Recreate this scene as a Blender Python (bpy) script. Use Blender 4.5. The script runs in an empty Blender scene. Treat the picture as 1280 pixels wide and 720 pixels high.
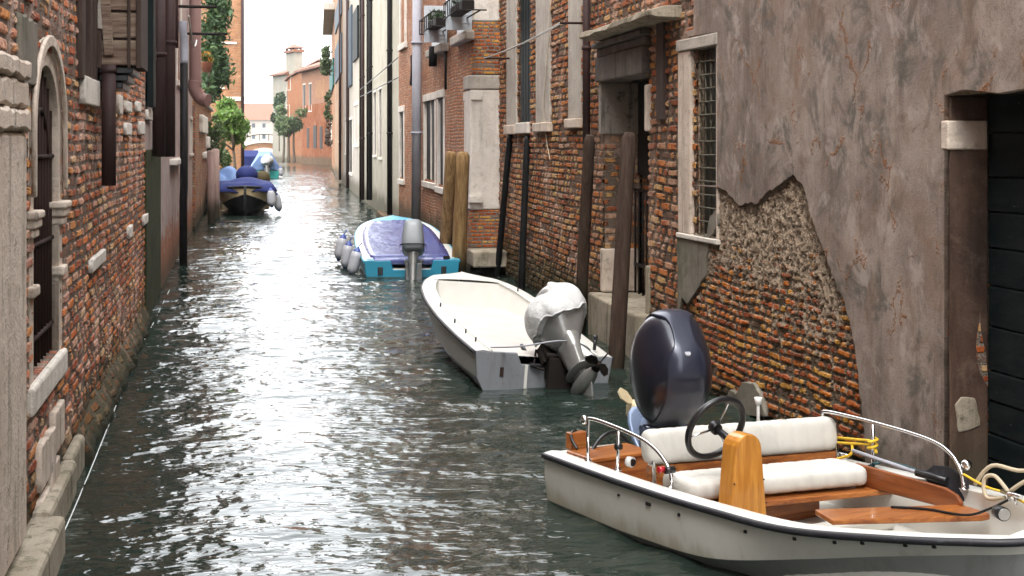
import bpy, bmesh, math, random
import numpy as np
from mathutils import Vector, Matrix, Euler
R=random.Random(7)
scene=bpy.context.scene
COL=scene.collection
rad=math.radians
# ------------------------------------------------------------------ camera model
F=1778.0; H=2.65; VX,VY=307.0,178.0
PSI=math.atan((640-VX)/F); CP,SP=math.cos(PSI),math.sin(PSI)
def at(px,py,z):
    t=(H-z)*F/(py-VY); c=(px-640)/F*t
    return (c*CP+t*SP, t*CP-c*SP)
def ray(px,py):
    k=(px-640)/F
    return (k*CP+SP, CP-k*SP, -(py-VY)/F)
# ------------------------------------------------------------------ node helpers
class S:
    def __init__(s,g,o): s.g=g; s.o=o
    def _m(s,op,b,rev=False):
        return s.g.m(op,b,s) if rev else s.g.m(op,s,b)
    def __add__(s,b): return s._m('ADD',b)
    def __radd__(s,b): return s._m('ADD',b)
    def __sub__(s,b): return s._m('SUBTRACT',b)
    def __rsub__(s,b): return s._m('SUBTRACT',b,True)
    def __mul__(s,b): return s._m('MULTIPLY',b)
    def __rmul__(s,b): return s._m('MULTIPLY',b)
    def __truediv__(s,b): return s._m('DIVIDE',b)
class G:
    def __init__(g,name):
        g.mat=bpy.data.materials.new(name); g.mat.use_nodes=True
        g.nt=g.mat.node_tree; g.nt.nodes.clear()
        g.out=g.nt.nodes.new('ShaderNodeOutputMaterial')
        g.b=g.nt.nodes.new('ShaderNodeBsdfPrincipled')
        g.nt.links.new(g.b.outputs[0],g.out.inputs[0])
    def n(g,t): return g.nt.nodes.new(t)
    def put(g,sock,v):
        if isinstance(v,S): g.nt.links.new(v.o,sock)
        elif isinstance(v,(tuple,list)):
            if sock.type=='RGBA': sock.default_value=tuple(v)+((1,) if len(v)==3 else ())
            else: sock.default_value=v
        else:
            sock.default_value=v
    def m(g,op,*a):
        n=g.n('ShaderNodeMath'); n.operation=op
        for i,x in enumerate(a): g.put(n.inputs[i],x)
        return S(g,n.outputs[0])
    def clamp(g,x): 
        n=g.n('ShaderNodeClamp'); g.put(n.inputs[0],x); return S(g,n.outputs[0])
    def step(g,x,a,b):
        n=g.n('ShaderNodeMapRange'); n.interpolation_type='SMOOTHSTEP'
        g.put(n.inputs[0],x); g.put(n.inputs[1],a); g.put(n.inputs[2],b); n.inputs[3].default_value=0; n.inputs[4].default_value=1
        return S(g,n.outputs[0])
    def lin(g,x,a,b,c,d):
        n=g.n('ShaderNodeMapRange'); g.put(n.inputs[0],x)
        for i,v in enumerate((a,b,c,d)): g.put(n.inputs[i+1],v)
        return S(g,n.outputs[0])
    def mix(g,f,a,b,bt='MIX'):
        n=g.n('ShaderNodeMix'); n.data_type='RGBA'; n.blend_type=bt
        g.put(n.inputs[0],f); g.put(n.inputs[6],a); g.put(n.inputs[7],b); return S(g,n.outputs[2])
    def xyz(g,v):
        n=g.n('ShaderNodeSeparateXYZ'); g.put(n.inputs[0],v); return [S(g,o) for o in n.outputs]
    def vec(g,x,y,z=0.0):
        n=g.n('ShaderNodeCombineXYZ'); g.put(n.inputs[0],x); g.put(n.inputs[1],y); g.put(n.inputs[2],z); return S(g,n.outputs[0])
    def noise(g,v,sc=1.0,det=3.0,rough=.55,dist=0.0,col=False):
        n=g.n('ShaderNodeTexNoise'); n.noise_dimensions='3D'
        g.put(n.inputs['Vector'],v); n.inputs['Scale'].default_value=sc; n.inputs['Detail'].default_value=det
        n.inputs['Roughness'].default_value=rough; n.inputs['Distortion'].default_value=dist
        return S(g,n.outputs['Color' if col else 'Fac'])
    def white(g,v):
        n=g.n('ShaderNodeTexWhiteNoise'); n.noise_dimensions='3D'; g.put(n.inputs[0],v); return S(g,n.outputs[0])
    def voro(g,v,sc,feat='DISTANCE_TO_EDGE'):
        n=g.n('ShaderNodeTexVoronoi'); n.feature=feat; g.put(n.inputs['Vector'],v); n.inputs['Scale'].default_value=sc
        return S(g,n.outputs[0])
    def ramp(g,f,stops,const=False):
        n=g.n('ShaderNodeValToRGB'); cr=n.color_ramp
        if const: cr.interpolation='CONSTANT'
        while len(cr.elements)<len(stops): cr.elements.new(.5)
        for e,(p,c) in zip(cr.elements,stops): e.position=p; e.color=tuple(c)+(1,)
        g.put(n.inputs[0],f); return S(g,n.outputs[0])
    def obj(g): return S(g,g.n('ShaderNodeTexCoord').outputs['Object'])
    def uv(g): return S(g,g.n('ShaderNodeTexCoord').outputs['UV'])
    def geo(g,o): return S(g,g.n('ShaderNodeNewGeometry').outputs[o])
    def vm(g,op,a,b):
        n=g.n('ShaderNodeVectorMath'); n.operation=op; g.put(n.inputs[0],a); g.put(n.inputs[1],b); return S(g,n.outputs[0])
    def set(g,**k):
        names=dict(col='Base Color',rough='Roughness',metal='Metallic',spec='Specular IOR Level',coat='Coat Weight',ior='IOR',trans='Transmission Weight',alpha='Alpha',sub='Subsurface Weight',crough='Coat Roughness')
        for a,v in k.items(): g.put(g.b.inputs[names[a]],v)
    def bump(g,h,strength=1.0,dist=.01):
        n=g.n('ShaderNodeBump'); g.put(n.inputs['Height'],h); n.inputs['Strength'].default_value=strength; n.inputs['Distance'].default_value=dist
        g.nt.links.new(n.outputs[0],g.b.inputs['Normal'])
    def disp(g,h,scale):
        n=g.n('ShaderNodeDisplacement'); g.put(n.inputs['Height'],h); n.inputs['Midlevel'].default_value=0; n.inputs['Scale'].default_value=scale
        g.nt.links.new(n.outputs[0],g.out.inputs['Displacement']); g.mat.displacement_method='BOTH'
PAL_RED=[(.22,.06,.028),(.48,.125,.035),(.54,.165,.045),(.40,.105,.045),(.55,.23,.075),(.50,.24,.15),(.31,.08,.038),(.56,.34,.17),(.50,.14,.04),(.53,.30,.21)]
PAL_TAN=[(.22,.07,.03),(.43,.135,.04),(.48,.19,.06),(.36,.12,.05),(.50,.26,.09),(.45,.24,.14),(.30,.09,.04),(.50,.31,.13),(.46,.155,.045),(.44,.27,.18)]
PAL_HOUSE=[(.40,.12,.04),(.46,.16,.055),(.50,.20,.08),(.34,.10,.04),(.48,.23,.12),(.42,.14,.05),(.50,.27,.16)]
PAL_OR=[(.34,.13,.055),(.42,.17,.07),(.45,.2,.09),(.38,.16,.08),(.48,.25,.13),(.36,.14,.06),(.44,.2,.1)]
PAL_PATCH=[(.20,.055,.02),(.48,.125,.025),(.54,.17,.03),(.40,.09,.025),(.55,.27,.05),(.46,.13,.03),(.56,.22,.045),(.30,.075,.03)]
def brick_mat(name,bw=.24,bh=.072,pal=PAL_RED,mortar=(.30,.25,.20),mw=.014,relief=.022,lime=.5,limecol=(.5,.43,.37),split=.5,
              wob=1.0,disp=True,cover=None,algae=.5,soot=.5,seed=0.0,jx=1.0):
    g=G(name); uv=g.uv(); u,v,_=g.xyz(uv)
    base=g.vec(u+seed,v,seed)
    n1=g.xyz(g.noise(base,.9,2,col=True)); n2=g.xyz(g.noise(base,9,2,col=True))
    uu=u+(n1[0]-.5)*.16*wob+(n2[0]-.5)*.022*wob
    vv=v+(n1[1]-.5)*.11*wob+(n2[1]-.5)*.020*wob
    y=vv/bh; row=g.m('FLOOR',y); fy=g.m('FRACT',y)
    ro=g.white(g.vec(row,seed+3.0,1.0))
    x=uu/bw+ro*.6+row*.5; cl=g.m('FLOOR',x); fx=g.m('FRACT',x)
    rr=g.white(g.vec(cl,row,seed))
    sp=g.m('LESS_THAN',rr,split)
    fx2=g.m('FRACT',fx*2.0); ad=g.m('FLOOR',fx*2.0)*.5*sp
    fxx=sp*(fx2-fx)+fx; wid=bw-sp*(bw*.5)
    idr=g.white(g.vec(cl+ad,row,seed+7.0)); idr2=g.white(g.vec(cl+ad,row,seed+11.0))
    dx=g.m('MINIMUM',fxx,1.0-fxx)*wid*jx; dy=g.m('MINIMUM',fy,1.0-fy)*bh
    d=g.m('SMOOTH_MIN',dx,dy,.012)
    er=g.noise(base,26,3,.6)
    d=d+(er-.5)*.024-idr2*.006+(g.noise(base,55,2,.6)-.5)*.008
    mask=g.step(d,mw*.5-.002,mw*.5+.009)
    fin=g.noise(base,70,3,.7)
    k=len(pal); col=g.ramp(idr,[(i/k,c) for i,c in enumerate(pal)],True)
    mid=g.noise(base,16,3,.6)
    col=g.mix(g.step(mid,.42,.68)*.75,col,g.mix(1.0,col,(.42,.33,.30),'MULTIPLY')); yl=g.noise(base,7.5,4,.65); col=g.mix(g.step(yl,.56,.70)*.5,col,(.46,.30,.13)); col=g.mix(g.step(yl,.42,.30)*.45,col,(.16,.06,.045))
    col=g.mix(g.step(fin,.55,.75)*.35,col,(.55,.42,.32))
    mcol=g.mix(g.step(fin,.35,.65),mortar,tuple(c*.22 for c in mortar))
    c=g.mix(mask,mcol,col)
    # lime bloom / old render residue
    big=g.noise(g.vec(u*1.3+seed,v*.8,seed+2),1.1,6,.68)
    lm=g.step(big+(er-.5)*.25,.62-.2*lime,.74-.2*lime)*g.lin(fin,.25,.6,.15,.8)
    c=g.mix(lm*.75,c,limecol)
    # soot / damp patches
    st=g.noise(g.vec(u*2.2,v*.5,seed+5),1.3,5,.65)
    c=g.mix(g.step(st,.5,.72)*soot,c,g.mix(1.0,c,(.42,.36,.34),'MULTIPLY'))
    gone=g.m('LESS_THAN',idr,.07); c=g.mix(gone*mask*.7,c,mcol)
    h=mask*(.5+.7*idr2)*(1.0-gone*.7)+ (fin-.5)*.26*(mask+.6)+(er-.5)*.45*mask+(mid-.5)*.35*mask
    if cover:
        lo,hi,ccol=cover   # rubble mortar that covers the bricks more the higher up
        cn=g.noise(base,4.2,5,.68); gr=g.lin(v,lo,hi,-.17,.26)
        cm=g.step(cn+gr*1.15+(er-.5)*.35,.42,.52)
        rub=g.noise(base,13,6,.78,.6); 
        c=g.mix(cm*.94,c,g.mix(g.step(rub,.36,.62),tuple(q*.42 for q in ccol),ccol))
        h=h*(1.0-cm*.93)+cm*(g.step(rub,.3,.7)*1.15+.12)
    if algae>0:
        am=g.step(v+(big-.5)*.8+(er-.5)*.25,algae+.25,algae-.25)
        c=g.mix(am*.8,c,g.mix(er,(.020,.022,.010),(.065,.058,.028)))
        wet=g.step(v+(mid-.5)*.1,.16,.06); c=g.mix(wet*.85,c,(.02,.022,.014))
    g.set(col=c,rough=g.lin(fin,0,1,.75,.98),spec=.1)
    if disp: g.disp(h,relief)
    else: g.bump(h,.9,relief)
    return g.mat
def stucco(name,c1,c2,c3,seed=0.0,streak=.6,scale=1.0,grain=.5,crack=None,damp=.5,bumpd=.012,brick=None,mottle=0.0):
    g=G(name); u,v,_=g.xyz(g.uv()); base=g.vec(u*scale+seed,v*scale,seed)
    a=g.noise(base,.8,6,.65,.3); b=g.noise(base,3.5,6,.7,.6); f=g.noise(base,90,3,.75); s=g.noise(g.vec(u*3.2+seed,v*.35,seed+2),1.6,5,.62,.5)
    s2=g.noise(g.vec(u*9+seed,v*.6,seed+4),1.5,4,.6,.3)
    c=g.mix(g.step(a,.35,.65),c1,c2)
    c=g.mix(g.step(b,.45,.72)*.6,c,c3)
    c=g.mix(g.step(s,.5,.72)*streak,c,g.mix(1.0,c,(.42,.40,.38),'MULTIPLY'))
    c=g.mix(g.step(s2,.52,.7)*streak*.5,c,g.mix(1.0,c,(1.35,1.33,1.3),'MULTIPLY'))
    f2=g.noise(base,38,4,.75); c=g.mix(g.step(f2,.52,.70)*grain*.7,c,g.mix(1.0,c,(.45,.43,.41),'MULTIPLY')); c=g.mix(g.step(f2,.45,.3)*grain*.5,c,g.mix(1.0,c,(1.4,1.36,1.32),'MULTIPLY'))
    c=g.mix(g.step(f,.5,.72)*grain,c,g.mix(1.0,c,(.5,.48,.46),'MULTIPLY'))
    c=g.mix(g.step(f,.48,.28)*grain*.5,c,g.mix(1.0,c,(1.5,1.45,1.4),'MULTIPLY'))
    if mottle:
        m1=g.noise(g.vec(u*1.5+seed,v*1.15,seed+9),1.5,7,.72,.8); m2=g.noise(g.vec(u*1.8+seed,v*1.4,seed+15),1.9,6,.7,.5)
        c=g.mix(g.step(m1,.49,.64)*.8*mottle,c,(.105,.098,.085)); c=g.mix(g.step(m2,.52,.68)*.7*mottle,c,(.46,.385,.335)); c=g.mix(g.step(g.noise(base,1.1,6,.68,.6),.50,.66)*.45*mottle,c,(.24,.15,.105))
    h=f*.22+b*.5+a*.5
    if crack:
        w=g.vm('ADD',base,g.vm('MULTIPLY',g.noise(base,3.0,4,.7,col=True),(.5,.5,.5)))
        e=g.voro(g.vm('MULTIPLY',w,(1.25,.8,1)),1.0); mm=g.step(g.noise(base,1.3,4,.6),.49,.58)
        ln=g.step(e+(f-.5)*.012,.015,.003)*mm
        halo=g.step(e+(b-.5)*.10,.05,.0)*mm*g.step(b,.38,.6)
        c=g.mix(halo*.45,c,crack); c=g.mix(ln*.8,c,tuple(q*.65 for q in crack)); h=h-ln*.9
    if brick:   # flaked spots low down that show red brick colour
        fl=g.step(b+g.lin(v,brick[0],brick[1],.35,-.35),.62,.66); c=g.mix(fl*.9,c,g.mix(f,(.2,.07,.04),(.42,.18,.1))); h=h-fl*.6
    if damp>0:
        am=g.step(v+(a-.5)*.9+(b-.5)*.3,damp+.3,damp-.3); c=g.mix(am*.75,c,g.mix(b,(.05,.05,.03),(.12,.10,.07)))
    g.set(col=c,rough=.95,spec=.08); g.bump(h,1.0,bumpd)
    return g.mat
def stone_mat(name,c1,c2,dirt=(.16,.14,.11),amt=.6,sc=1.0,pit=.5):
    g=G(name); p=g.vm('MULTIPLY',g.obj(),(sc,sc,sc)); a=g.noise(p,1.7,6,.65,.4); b=g.noise(p,9,5,.65); f=g.noise(p,60,3,.7)
    c=g.mix(g.step(a,.35,.65),c1,c2); c=g.mix(g.step(b,.52,.75)*amt,c,dirt); c=g.mix(g.step(f,.58,.75)*.3,c,dirt); sk=g.noise(g.vm('MULTIPLY',p,(7,7,.7)),1.0,5,.65); c=g.mix(g.step(sk,.5,.68)*amt*.8,c,dirt)
    pt=g.step(b,.62,.75)*pit
    g.set(col=c,rough=.9,spec=.12); g.bump(b*.8+f*.35-pt*.8,1.0,.02); return g.mat
def wood_mat(name,c1,c2,axis=2,rough=.7,coat=0.0,sc=1.0,algae=None,crack=.4):
    g=G(name); p=g.obj(); k=[14.0,14.0,14.0]; k[axis]=1.1; q=g.vm('MULTIPLY',p,tuple(x*sc for x in k))
    a=g.noise(q,1.0,4,.65,1.2); b=g.noise(q,4.0,3,.7); w=g.noise(p,1.5,3)
    c=g.mix(g.step(a,.3,.7),c1,c2); c=g.mix(g.step(b,.55,.7)*crack,c,tuple(x*.3 for x in c1)); c=g.mix(g.step(w,.5,.75)*.3,c,g.mix(1.0,c,(.5,.5,.5),'MULTIPLY'))
    if algae is not None:
        z=g.xyz(p)[2]; am=g.step(z+(w-.5)*.5,algae+.25,algae-.2); c=g.mix(am*.8,c,(.025,.027,.014))
    g.set(col=c,rough=rough,coat=coat,crough=.12,spec=.35 if coat else .12); g.bump(a*.6+b*.5,.5,.006); return g.mat
def paint(name,c,rough=.4,metal=0.0,coat=0.0,var=.25,dirt=(.12,.1,.08),dirtamt=.25,bumpd=.002,spec=.5,streak=False,rv=1.0):
    g=G(name); p=g.obj(); a=g.noise(p,2.2,5,.65); b=g.noise(p,23,4,.65)
    q=g.vm('MULTIPLY',p,(9,9,1.0)) ; s=g.noise(q,1.2,4,.6)
    cc=g.mix(g.step(a,.3,.7)*var,c,tuple(x*.62 for x in c)); cc=g.mix(g.step(b,.55,.75)*dirtamt,cc,dirt)
    if streak: cc=g.mix(g.step(s,.52,.72)*dirtamt*1.2,cc,dirt)
    g.set(col=cc,rough=g.lin(b,0,1,max(.03,rough-.12*rv),rough+.14*rv),metal=metal,coat=coat,spec=spec); g.bump(b*.5+a,.35,bumpd); return g.mat
def cloth(name,c,rough=.8,wr=.02,spec=.3,sheen=0):
    g=G(name); p=g.obj(); a=g.noise(p,3.0,4,.6,.8); b=g.noise(p,14,4,.6,.5); f=g.noise(p,180,2)
    cc=g.mix(g.step(a,.35,.7)*.4,c,tuple(x*.6 for x in c)); cc=g.mix(g.step(b,.6,.8)*.2,cc,tuple(min(1,x*1.6+.05) for x in c))
    g.set(col=cc,rough=rough,spec=spec); g.bump(a+b*.5+f*.03,.8,wr); return g.mat
def leafmat(name,cols):
    g=G(name); r=g.geo('Random Per Island'); k=len(cols); c=g.ramp(r,[(i/k,x) for i,x in enumerate(cols)],True)
    n=g.noise(g.obj(),3,3); c=g.mix(g.step(n,.35,.7)*.4,c,g.mix(1.0,c,(.6,.65,.5),'MULTIPLY'))
    g.set(col=c,rough=.55,spec=.3); 
    t=g.n('ShaderNodeBsdfTranslucent'); g.put(t.inputs[0],c); mx=g.n('ShaderNodeMixShader'); mx.inputs[0].default_value=.3
    g.nt.links.new(g.b.outputs[0],mx.inputs[1]); g.nt.links.new(t.outputs[0],mx.inputs[2]); g.nt.links.new(mx.outputs[0],g.out.inputs[0]); return g.mat
M={}
M['brick_left']=brick_mat('old_red_brick',pal=[tuple(min(.68,q*1.22+.01) for q in c) for c in PAL_RED],lime=.56,algae=.4,seed=1.0,relief=.021,wob=.7,soot=.15,bh=.088,bw=.50,split=.4,mw=.022,jx=.19,mortar=(.24,.18,.14),limecol=(.60,.42,.34))
M['brick_right']=brick_mat('weathered_brick',lime=.48,algae=.7,seed=4.0,wob=.75,relief=.032,mortar=(.22,.165,.125),soot=.5,bh=.098,bw=.46,split=.45,mw=.022,jx=.27,pal=PAL_TAN,limecol=(.54,.38,.29))
M['brick_patch']=brick_mat('exposed_brick',pal=PAL_PATCH,lime=.12,algae=.1,seed=8.0,relief=.034,mortar=(.33,.27,.2),cover=(.5,2.65,(.45,.345,.25)),soot=.3,wob=1.0,bh=.078,bw=.27,split=.55,mw=.024,jx=.75)
M['brick_house']=brick_mat('orange_brick',pal=PAL_HOUSE,lime=.4,algae=.8,seed=13.0,relief=.014,disp=False,limecol=(.52,.33,.23),mortar=(.42,.28,.2),soot=.35)
M['brick_pier']=brick_mat('pier_brick',pal=PAL_PATCH,lime=.1,algae=.45,seed=15.0,relief=.014,disp=False)
M['brick_far']=brick_mat('far_brick',pal=[(.40,.17,.07),(.47,.22,.1),(.44,.2,.09),(.37,.15,.07)],lime=.3,limecol=(.5,.3,.18),algae=.4,seed=19.0,relief=.01,disp=False,wob=.3,split=.2,soot=.2,mortar=(.4,.26,.17))
M['brick_peel']=brick_mat('low_brick',pal=PAL_RED,lime=.25,algae=.5,seed=22.0,relief=.014,disp=False)
M['plaster']=stucco('grey_render',(.37,.30,.255),(.235,.188,.16),(.18,.115,.08),seed=3.0,streak=.6,grain=.95,crack=(.40,.17,.07),damp=.15,scale=1.25,mottle=1.0)
M['plaster_jamb']=stucco('brown_render',(.10,.062,.045),(.045,.03,.024),(.17,.12,.09),seed=6.0,streak=.7,grain=.6,damp=.3)
M['plaster_moss']=stucco('mossy_render',(.23,.2,.17),(.12,.115,.08),(.28,.25,.21),seed=9.0,streak=.6,grain=.6,damp=0)
M['stucco_cream']=stucco('cream_stucco',(.45,.41,.33),(.38,.34,.27),(.31,.28,.23),seed=31.0,streak=.35,grain=.2,damp=.7)
M['stucco_white']=stucco('white_stucco',(.46,.42,.37),(.40,.36,.31),(.33,.27,.22),seed=37.0,streak=.35,grain=.2,damp=.7)
M['stucco_pink']=stucco('pink_grey_stucco',(.36,.27,.24),(.42,.34,.31),(.27,.2,.18),seed=41.0,streak=.5,grain=.4,damp=.4,brick=(.2,2.4))
M['stucco_orange']=stucco('orange_stucco',(.29,.125,.065),(.26,.11,.057),(.31,.18,.11),seed=43.0,streak=.2,grain=.1,damp=.8,scale=.3)
M['stucco_salmon']=stucco('salmon_stucco',(.30,.155,.095),(.27,.135,.085),(.32,.2,.14),seed=47.0,streak=.2,grain=.1,damp=0,scale=.3)
M['stucco_rust']=stucco('rust_stucco',(.24,.08,.033),(.20,.065,.028),(.34,.19,.13),seed=51.0,streak=.3,grain=.1,damp=.9,scale=.4)
M['stucco_tan']=stucco('tan_stucco',(.36,.25,.17),(.3,.17,.1),(.45,.36,.28),seed=53.0,streak=.4,grain=.2,damp=.7)
M['stucco_chim']=stucco('chimney_stucco',(.31,.28,.23),(.27,.245,.20),(.22,.2,.165),seed=33.0,streak=.3,grain=.1,damp=.7)
M['stucco_far']=stucco('far_white_stucco',(.33,.29,.255),(.30,.27,.24),(.28,.24,.2),seed=57.0,streak=.1,grain=0,damp=0,scale=.2)
M['stone']=stone_mat('istrian_stone',(.62,.52,.43),(.52,.42,.34))
M['stone_pale']=stone_mat('pale_stone',(.70,.64,.57),(.60,.54,.47),amt=.3)
M['stone_grey']=stone_mat('grey_stone',(.47,.42,.36),(.38,.335,.29),amt=.4)
M['stone_dark']=stone_mat('sooty_stone',(.10,.085,.075),(.16,.135,.115),dirt=(.04,.035,.03),amt=.7)
M['stone_perf']=stone_mat('blackened_stone',(.30,.27,.23),(.24,.21,.18),dirt=(.02,.018,.016),amt=1.0,sc=.9)
M['stone_wet']=stone_mat('mossy_stone',(.36,.31,.24),(.26,.22,.16),dirt=(.06,.055,.03),amt=.7)
M['moss']=stone_mat('dark_moss',(.035,.04,.02),(.06,.06,.03),dirt=(.015,.017,.01),amt=.6)
M['pole']=wood_mat('dark_pole_wood',(.035,.022,.016),(.065,.043,.032),algae=.75,rough=.85)
M['pole_warm']=wood_mat('weathered_pole_wood',(.15,.085,.035),(.30,.19,.085),algae=.5,rough=.8)
M['pole_black']=paint('black_wood',(.012,.012,.012),.6,dirtamt=.1,spec=.12)
M['plank_old']=wood_mat('old_plank_wood',(.13,.075,.055),(.30,.23,.17),axis=1,rough=.9,crack=.7)
M['frame_wood']=wood_mat('dark_frame_wood',(.05,.032,.026),(.08,.055,.045),rough=.85)
M['varnish']=wood_mat('varnished_teak',(.20,.055,.014),(.42,.15,.035),axis=1,rough=.35,coat=.45,sc=1.3,crack=.45)
M['varnish_dark']=wood_mat('dark_varnished_board',(.13,.035,.010),(.27,.08,.022),axis=0,rough=.35,coat=.45,sc=1.0,crack=.3)
M['varnish_console']=wood_mat('varnished_plywood',(.42,.16,.022),(.60,.27,.045),axis=2,rough=.35,coat=.45,sc=.8,crack=.3)
M['gelcoat']=paint('white_gelcoat',(.72,.71,.66),.28,coat=.25,var=.25,dirt=(.3,.25,.18),dirtamt=.03,bumpd=.0003,rv=.2)
def hull_paint():
    g=G('white_hull_gelcoat'); p=g.obj(); z=g.xyz(p)[2]; a=g.noise(p,2.0,5,.65); b=g.noise(g.vm('MULTIPLY',p,(6,6,1.2)),1.3,5,.65); f=g.noise(p,40,3,.6)
    c=g.mix(g.step(a,.35,.7)*.3,(.72,.71,.66),(.50,.48,.42)); st=g.step(z+(b-.5)*.28,.17,.02); c=g.mix(st*.6,c,(.30,.26,.15))
    c=g.mix(g.step(b,.56,.72)*.3,c,(.38,.34,.26)); c=g.mix(g.step(f,.66,.74)*g.step(a,.5,.6)*.4,c,(.2,.18,.15))
    g.set(col=c,rough=.3,coat=.2,spec=.5); return g.mat
M['gelcoat_hull']=hull_paint()
M['gelcoat_in']=paint('liner_gelcoat',(.50,.48,.43),.4,var=.2,dirt=(.3,.25,.2),dirtamt=.06,bumpd=.0006,rv=.3)
M['gelcoat_shaded']=paint('shaded_hull_gelcoat',(.30,.31,.30),.4,var=.2,dirtamt=.2,streak=True)  # grey lower hull: shade of the undercut put into the colour
M['hull_white']=paint('chalky_white_hull',(.42,.42,.40),.4,var=.25,dirt=(.2,.17,.13),dirtamt=.16,streak=True)
M['hull_grey']=paint('dull_grey_hull',(.20,.21,.225),.45,var=.3,dirt=(.12,.11,.1),dirtamt=.5,streak=True)
M['floor_beige']=paint('beige_deck_cover',(.55,.51,.47),.55,var=.4,dirt=(.5,.4,.33),dirtamt=.35)
M['hull_teal']=paint('teal_hull',(.02,.24,.36),.35,var=.25,dirt=(.02,.1,.13),dirtamt=.3)
M['teal_light']=paint('pale_teal_deck',(.10,.38,.50),.35,var=.2,dirt=(.4,.5,.5),dirtamt=.2)
M['hull_black']=paint('black_hull',(.012,.012,.013),.3,dirtamt=.1,spec=.12)
M['hull_cream']=paint('cream_plank',(.45,.35,.2),.5)
M['hull_green']=paint('green_hull',(.02,.33,.3),.4)
M['hull_pale']=paint('pale_hull',(.7,.7,.66),.4)
M['hull_red']=paint('red_hull',(.4,.06,.07),.45)
M['rubber']=paint('black_rubber',(.016,.016,.02),.5,var=.1,dirt=(.1,.1,.12),dirtamt=.3)
M['black']=paint('black_plastic',(.012,.012,.013),.35,var=.1,dirtamt=.05)
M['tarp_blue']=cloth('blue_tarp',(.018,.026,.11),.7,.03,.15)
M['tarp_wet']=cloth('wet_blue_tarp',(.05,.065,.23),.22,.02,.7)
M['tarp_sky']=cloth('pale_blue_tarp',(.13,.21,.40),.6,.03,.4)
M['tarp_grey']=cloth('grey_cloth',(.58,.58,.57),.65,.035)
M['cushion']=cloth('white_vinyl',(.60,.58,.53),.45,.004,.4)
M['navy']=paint('navy_metallic_cowl',(.012,.013,.024),.3,metal=.2,coat=.35,var=.1,dirtamt=.0,rv=.3,bumpd=.0003)
M['navy_panel']=paint('navy_grey_panel',(.03,.034,.056),.32,metal=.3,coat=.3,var=.1,dirtamt=.0,rv=.3,bumpd=.0003)
M['navy_leg']=paint('blue_grey_leg',(.14,.19,.30),.3,metal=.3,coat=.4,var=.2,dirtamt=.15)
M['grey_motor']=paint('silver_grey_motor',(.36,.355,.34),.32,metal=.55,var=.25,dirt=(.12,.1,.08),dirtamt=.35)
M['grey_paint']=paint('pale_grey_cowl',(.21,.225,.235),.4,var=.35,dirtamt=.35)
M['prop_cream']=paint('cream_propeller',(.55,.45,.28),.45)
M['chrome']=paint('stainless_steel',(.75,.75,.75),.12,metal=1.0,var=.1,dirt=(.4,.36,.3),dirtamt=.2,bumpd=.0002)
M['red_lens']=paint('red_lens',(.5,.02,.03),.2)
M['white_plastic']=paint('white_plastic',(.75,.75,.73),.3)
M['rope_yellow']=paint('yellow_rope',(.75,.48,.03),.8)
M['rope_beige']=paint('beige_rope',(.48,.40,.28),.85)
M['rope_green']=paint('dark_green_rope',(.03,.08,.09),.8)
M['rope_white']=paint('white_line',(.6,.58,.55),.8)
M['fender']=paint('grey_white_fender',(.42,.42,.45),.4,var=.2,dirtamt=.3)
M['fender_blue']=paint('blue_fender_end',(.03,.06,.25),.4)
M['iron']=paint('dark_iron',(.022,.018,.016),.6,metal=.3,dirt=(.12,.05,.02),dirtamt=.3,spec=.12)
M['rusty']=paint('rusty_bar',(.035,.02,.016),.8,dirt=(.12,.05,.03),dirtamt=.35,spec=.12)
M['pipe_brown']=paint('brown_downpipe',(.045,.026,.024),.5,var=.3,dirtamt=.2,spec=.12)
M['pipe_pink']=paint('pinkish_downpipe',(.22,.13,.115),.5,var=.3,dirtamt=.2,spec=.12)
M['pipe_black']=paint('black_downpipe',(.016,.014,.014),.5,dirtamt=.15,spec=.12)
M['cable_grey']=paint('grey_cable',(.2,.2,.2),.8)
M['pipe_grey']=paint('grey_downpipe',(.34,.34,.38),.7,var=.3,dirt=(.2,.14,.1),dirtamt=.4)
M['shutter_green']=paint('dark_green_paint',(.006,.011,.011),.5,var=.3,dirt=(.1,.1,.09),dirtamt=.12,spec=.12)
M['shutter_teal']=paint('teal_shutter_paint',(.02,.10,.09),.6,spec=.12)
M['shutter_blue']=paint('slate_shutter_paint',(.06,.08,.10),.6,spec=.12)
M['shutter_pale']=paint('pale_shutter_paint',(.52,.56,.60),.6,var=.3,dirtamt=.3)
M['door_green']=paint('blackish_green_door',(.010,.016,.017),.55,var=.4,dirt=(.16,.15,.12),dirtamt=.14,bumpd=.006,spec=.12)
def door_mat():
    g=G('blackish_green_planks'); p=g.obj(); a=g.noise(g.vm('MULTIPLY',p,(2,2,6)),1.2,5,.65); sc=g.noise(g.vm('MULTIPLY',p,(5,5,55)),1.0,4,.7); b=g.noise(p,30,4,.7)
    c=g.mix(g.step(a,.35,.7),(.007,.012,.013),(.016,.022,.022)); c=g.mix(g.step(sc,.68,.74)*g.step(b,.45,.6)*.8,c,(.30,.28,.22)); c=g.mix(g.step(b,.66,.76)*.5,c,(.12,.11,.09))
    g.set(col=c,rough=.7,spec=.1); g.bump(a+sc*.6+b*.3,.8,.006); return g.mat
M['door_green']=door_mat()
M['glass']=paint('dark_glass',(.02,.022,.022),.08,var=.1,dirtamt=.1)
M['glass_old']=paint('dusty_wired_glass',(.018,.02,.016),.45,var=.3,dirt=(.12,.11,.07),dirtamt=.45)
M['pane_dark']=paint('dark_pane',(.03,.028,.025),.6,spec=.12)
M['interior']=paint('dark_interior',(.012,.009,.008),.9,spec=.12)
M['roof']=paint('terracotta_tile',(.20,.085,.05),.85,dirt=(.2,.1,.07),dirtamt=.4)
M['terracotta']=paint('terracotta_pot',(.25,.09,.05),.8)
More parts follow.
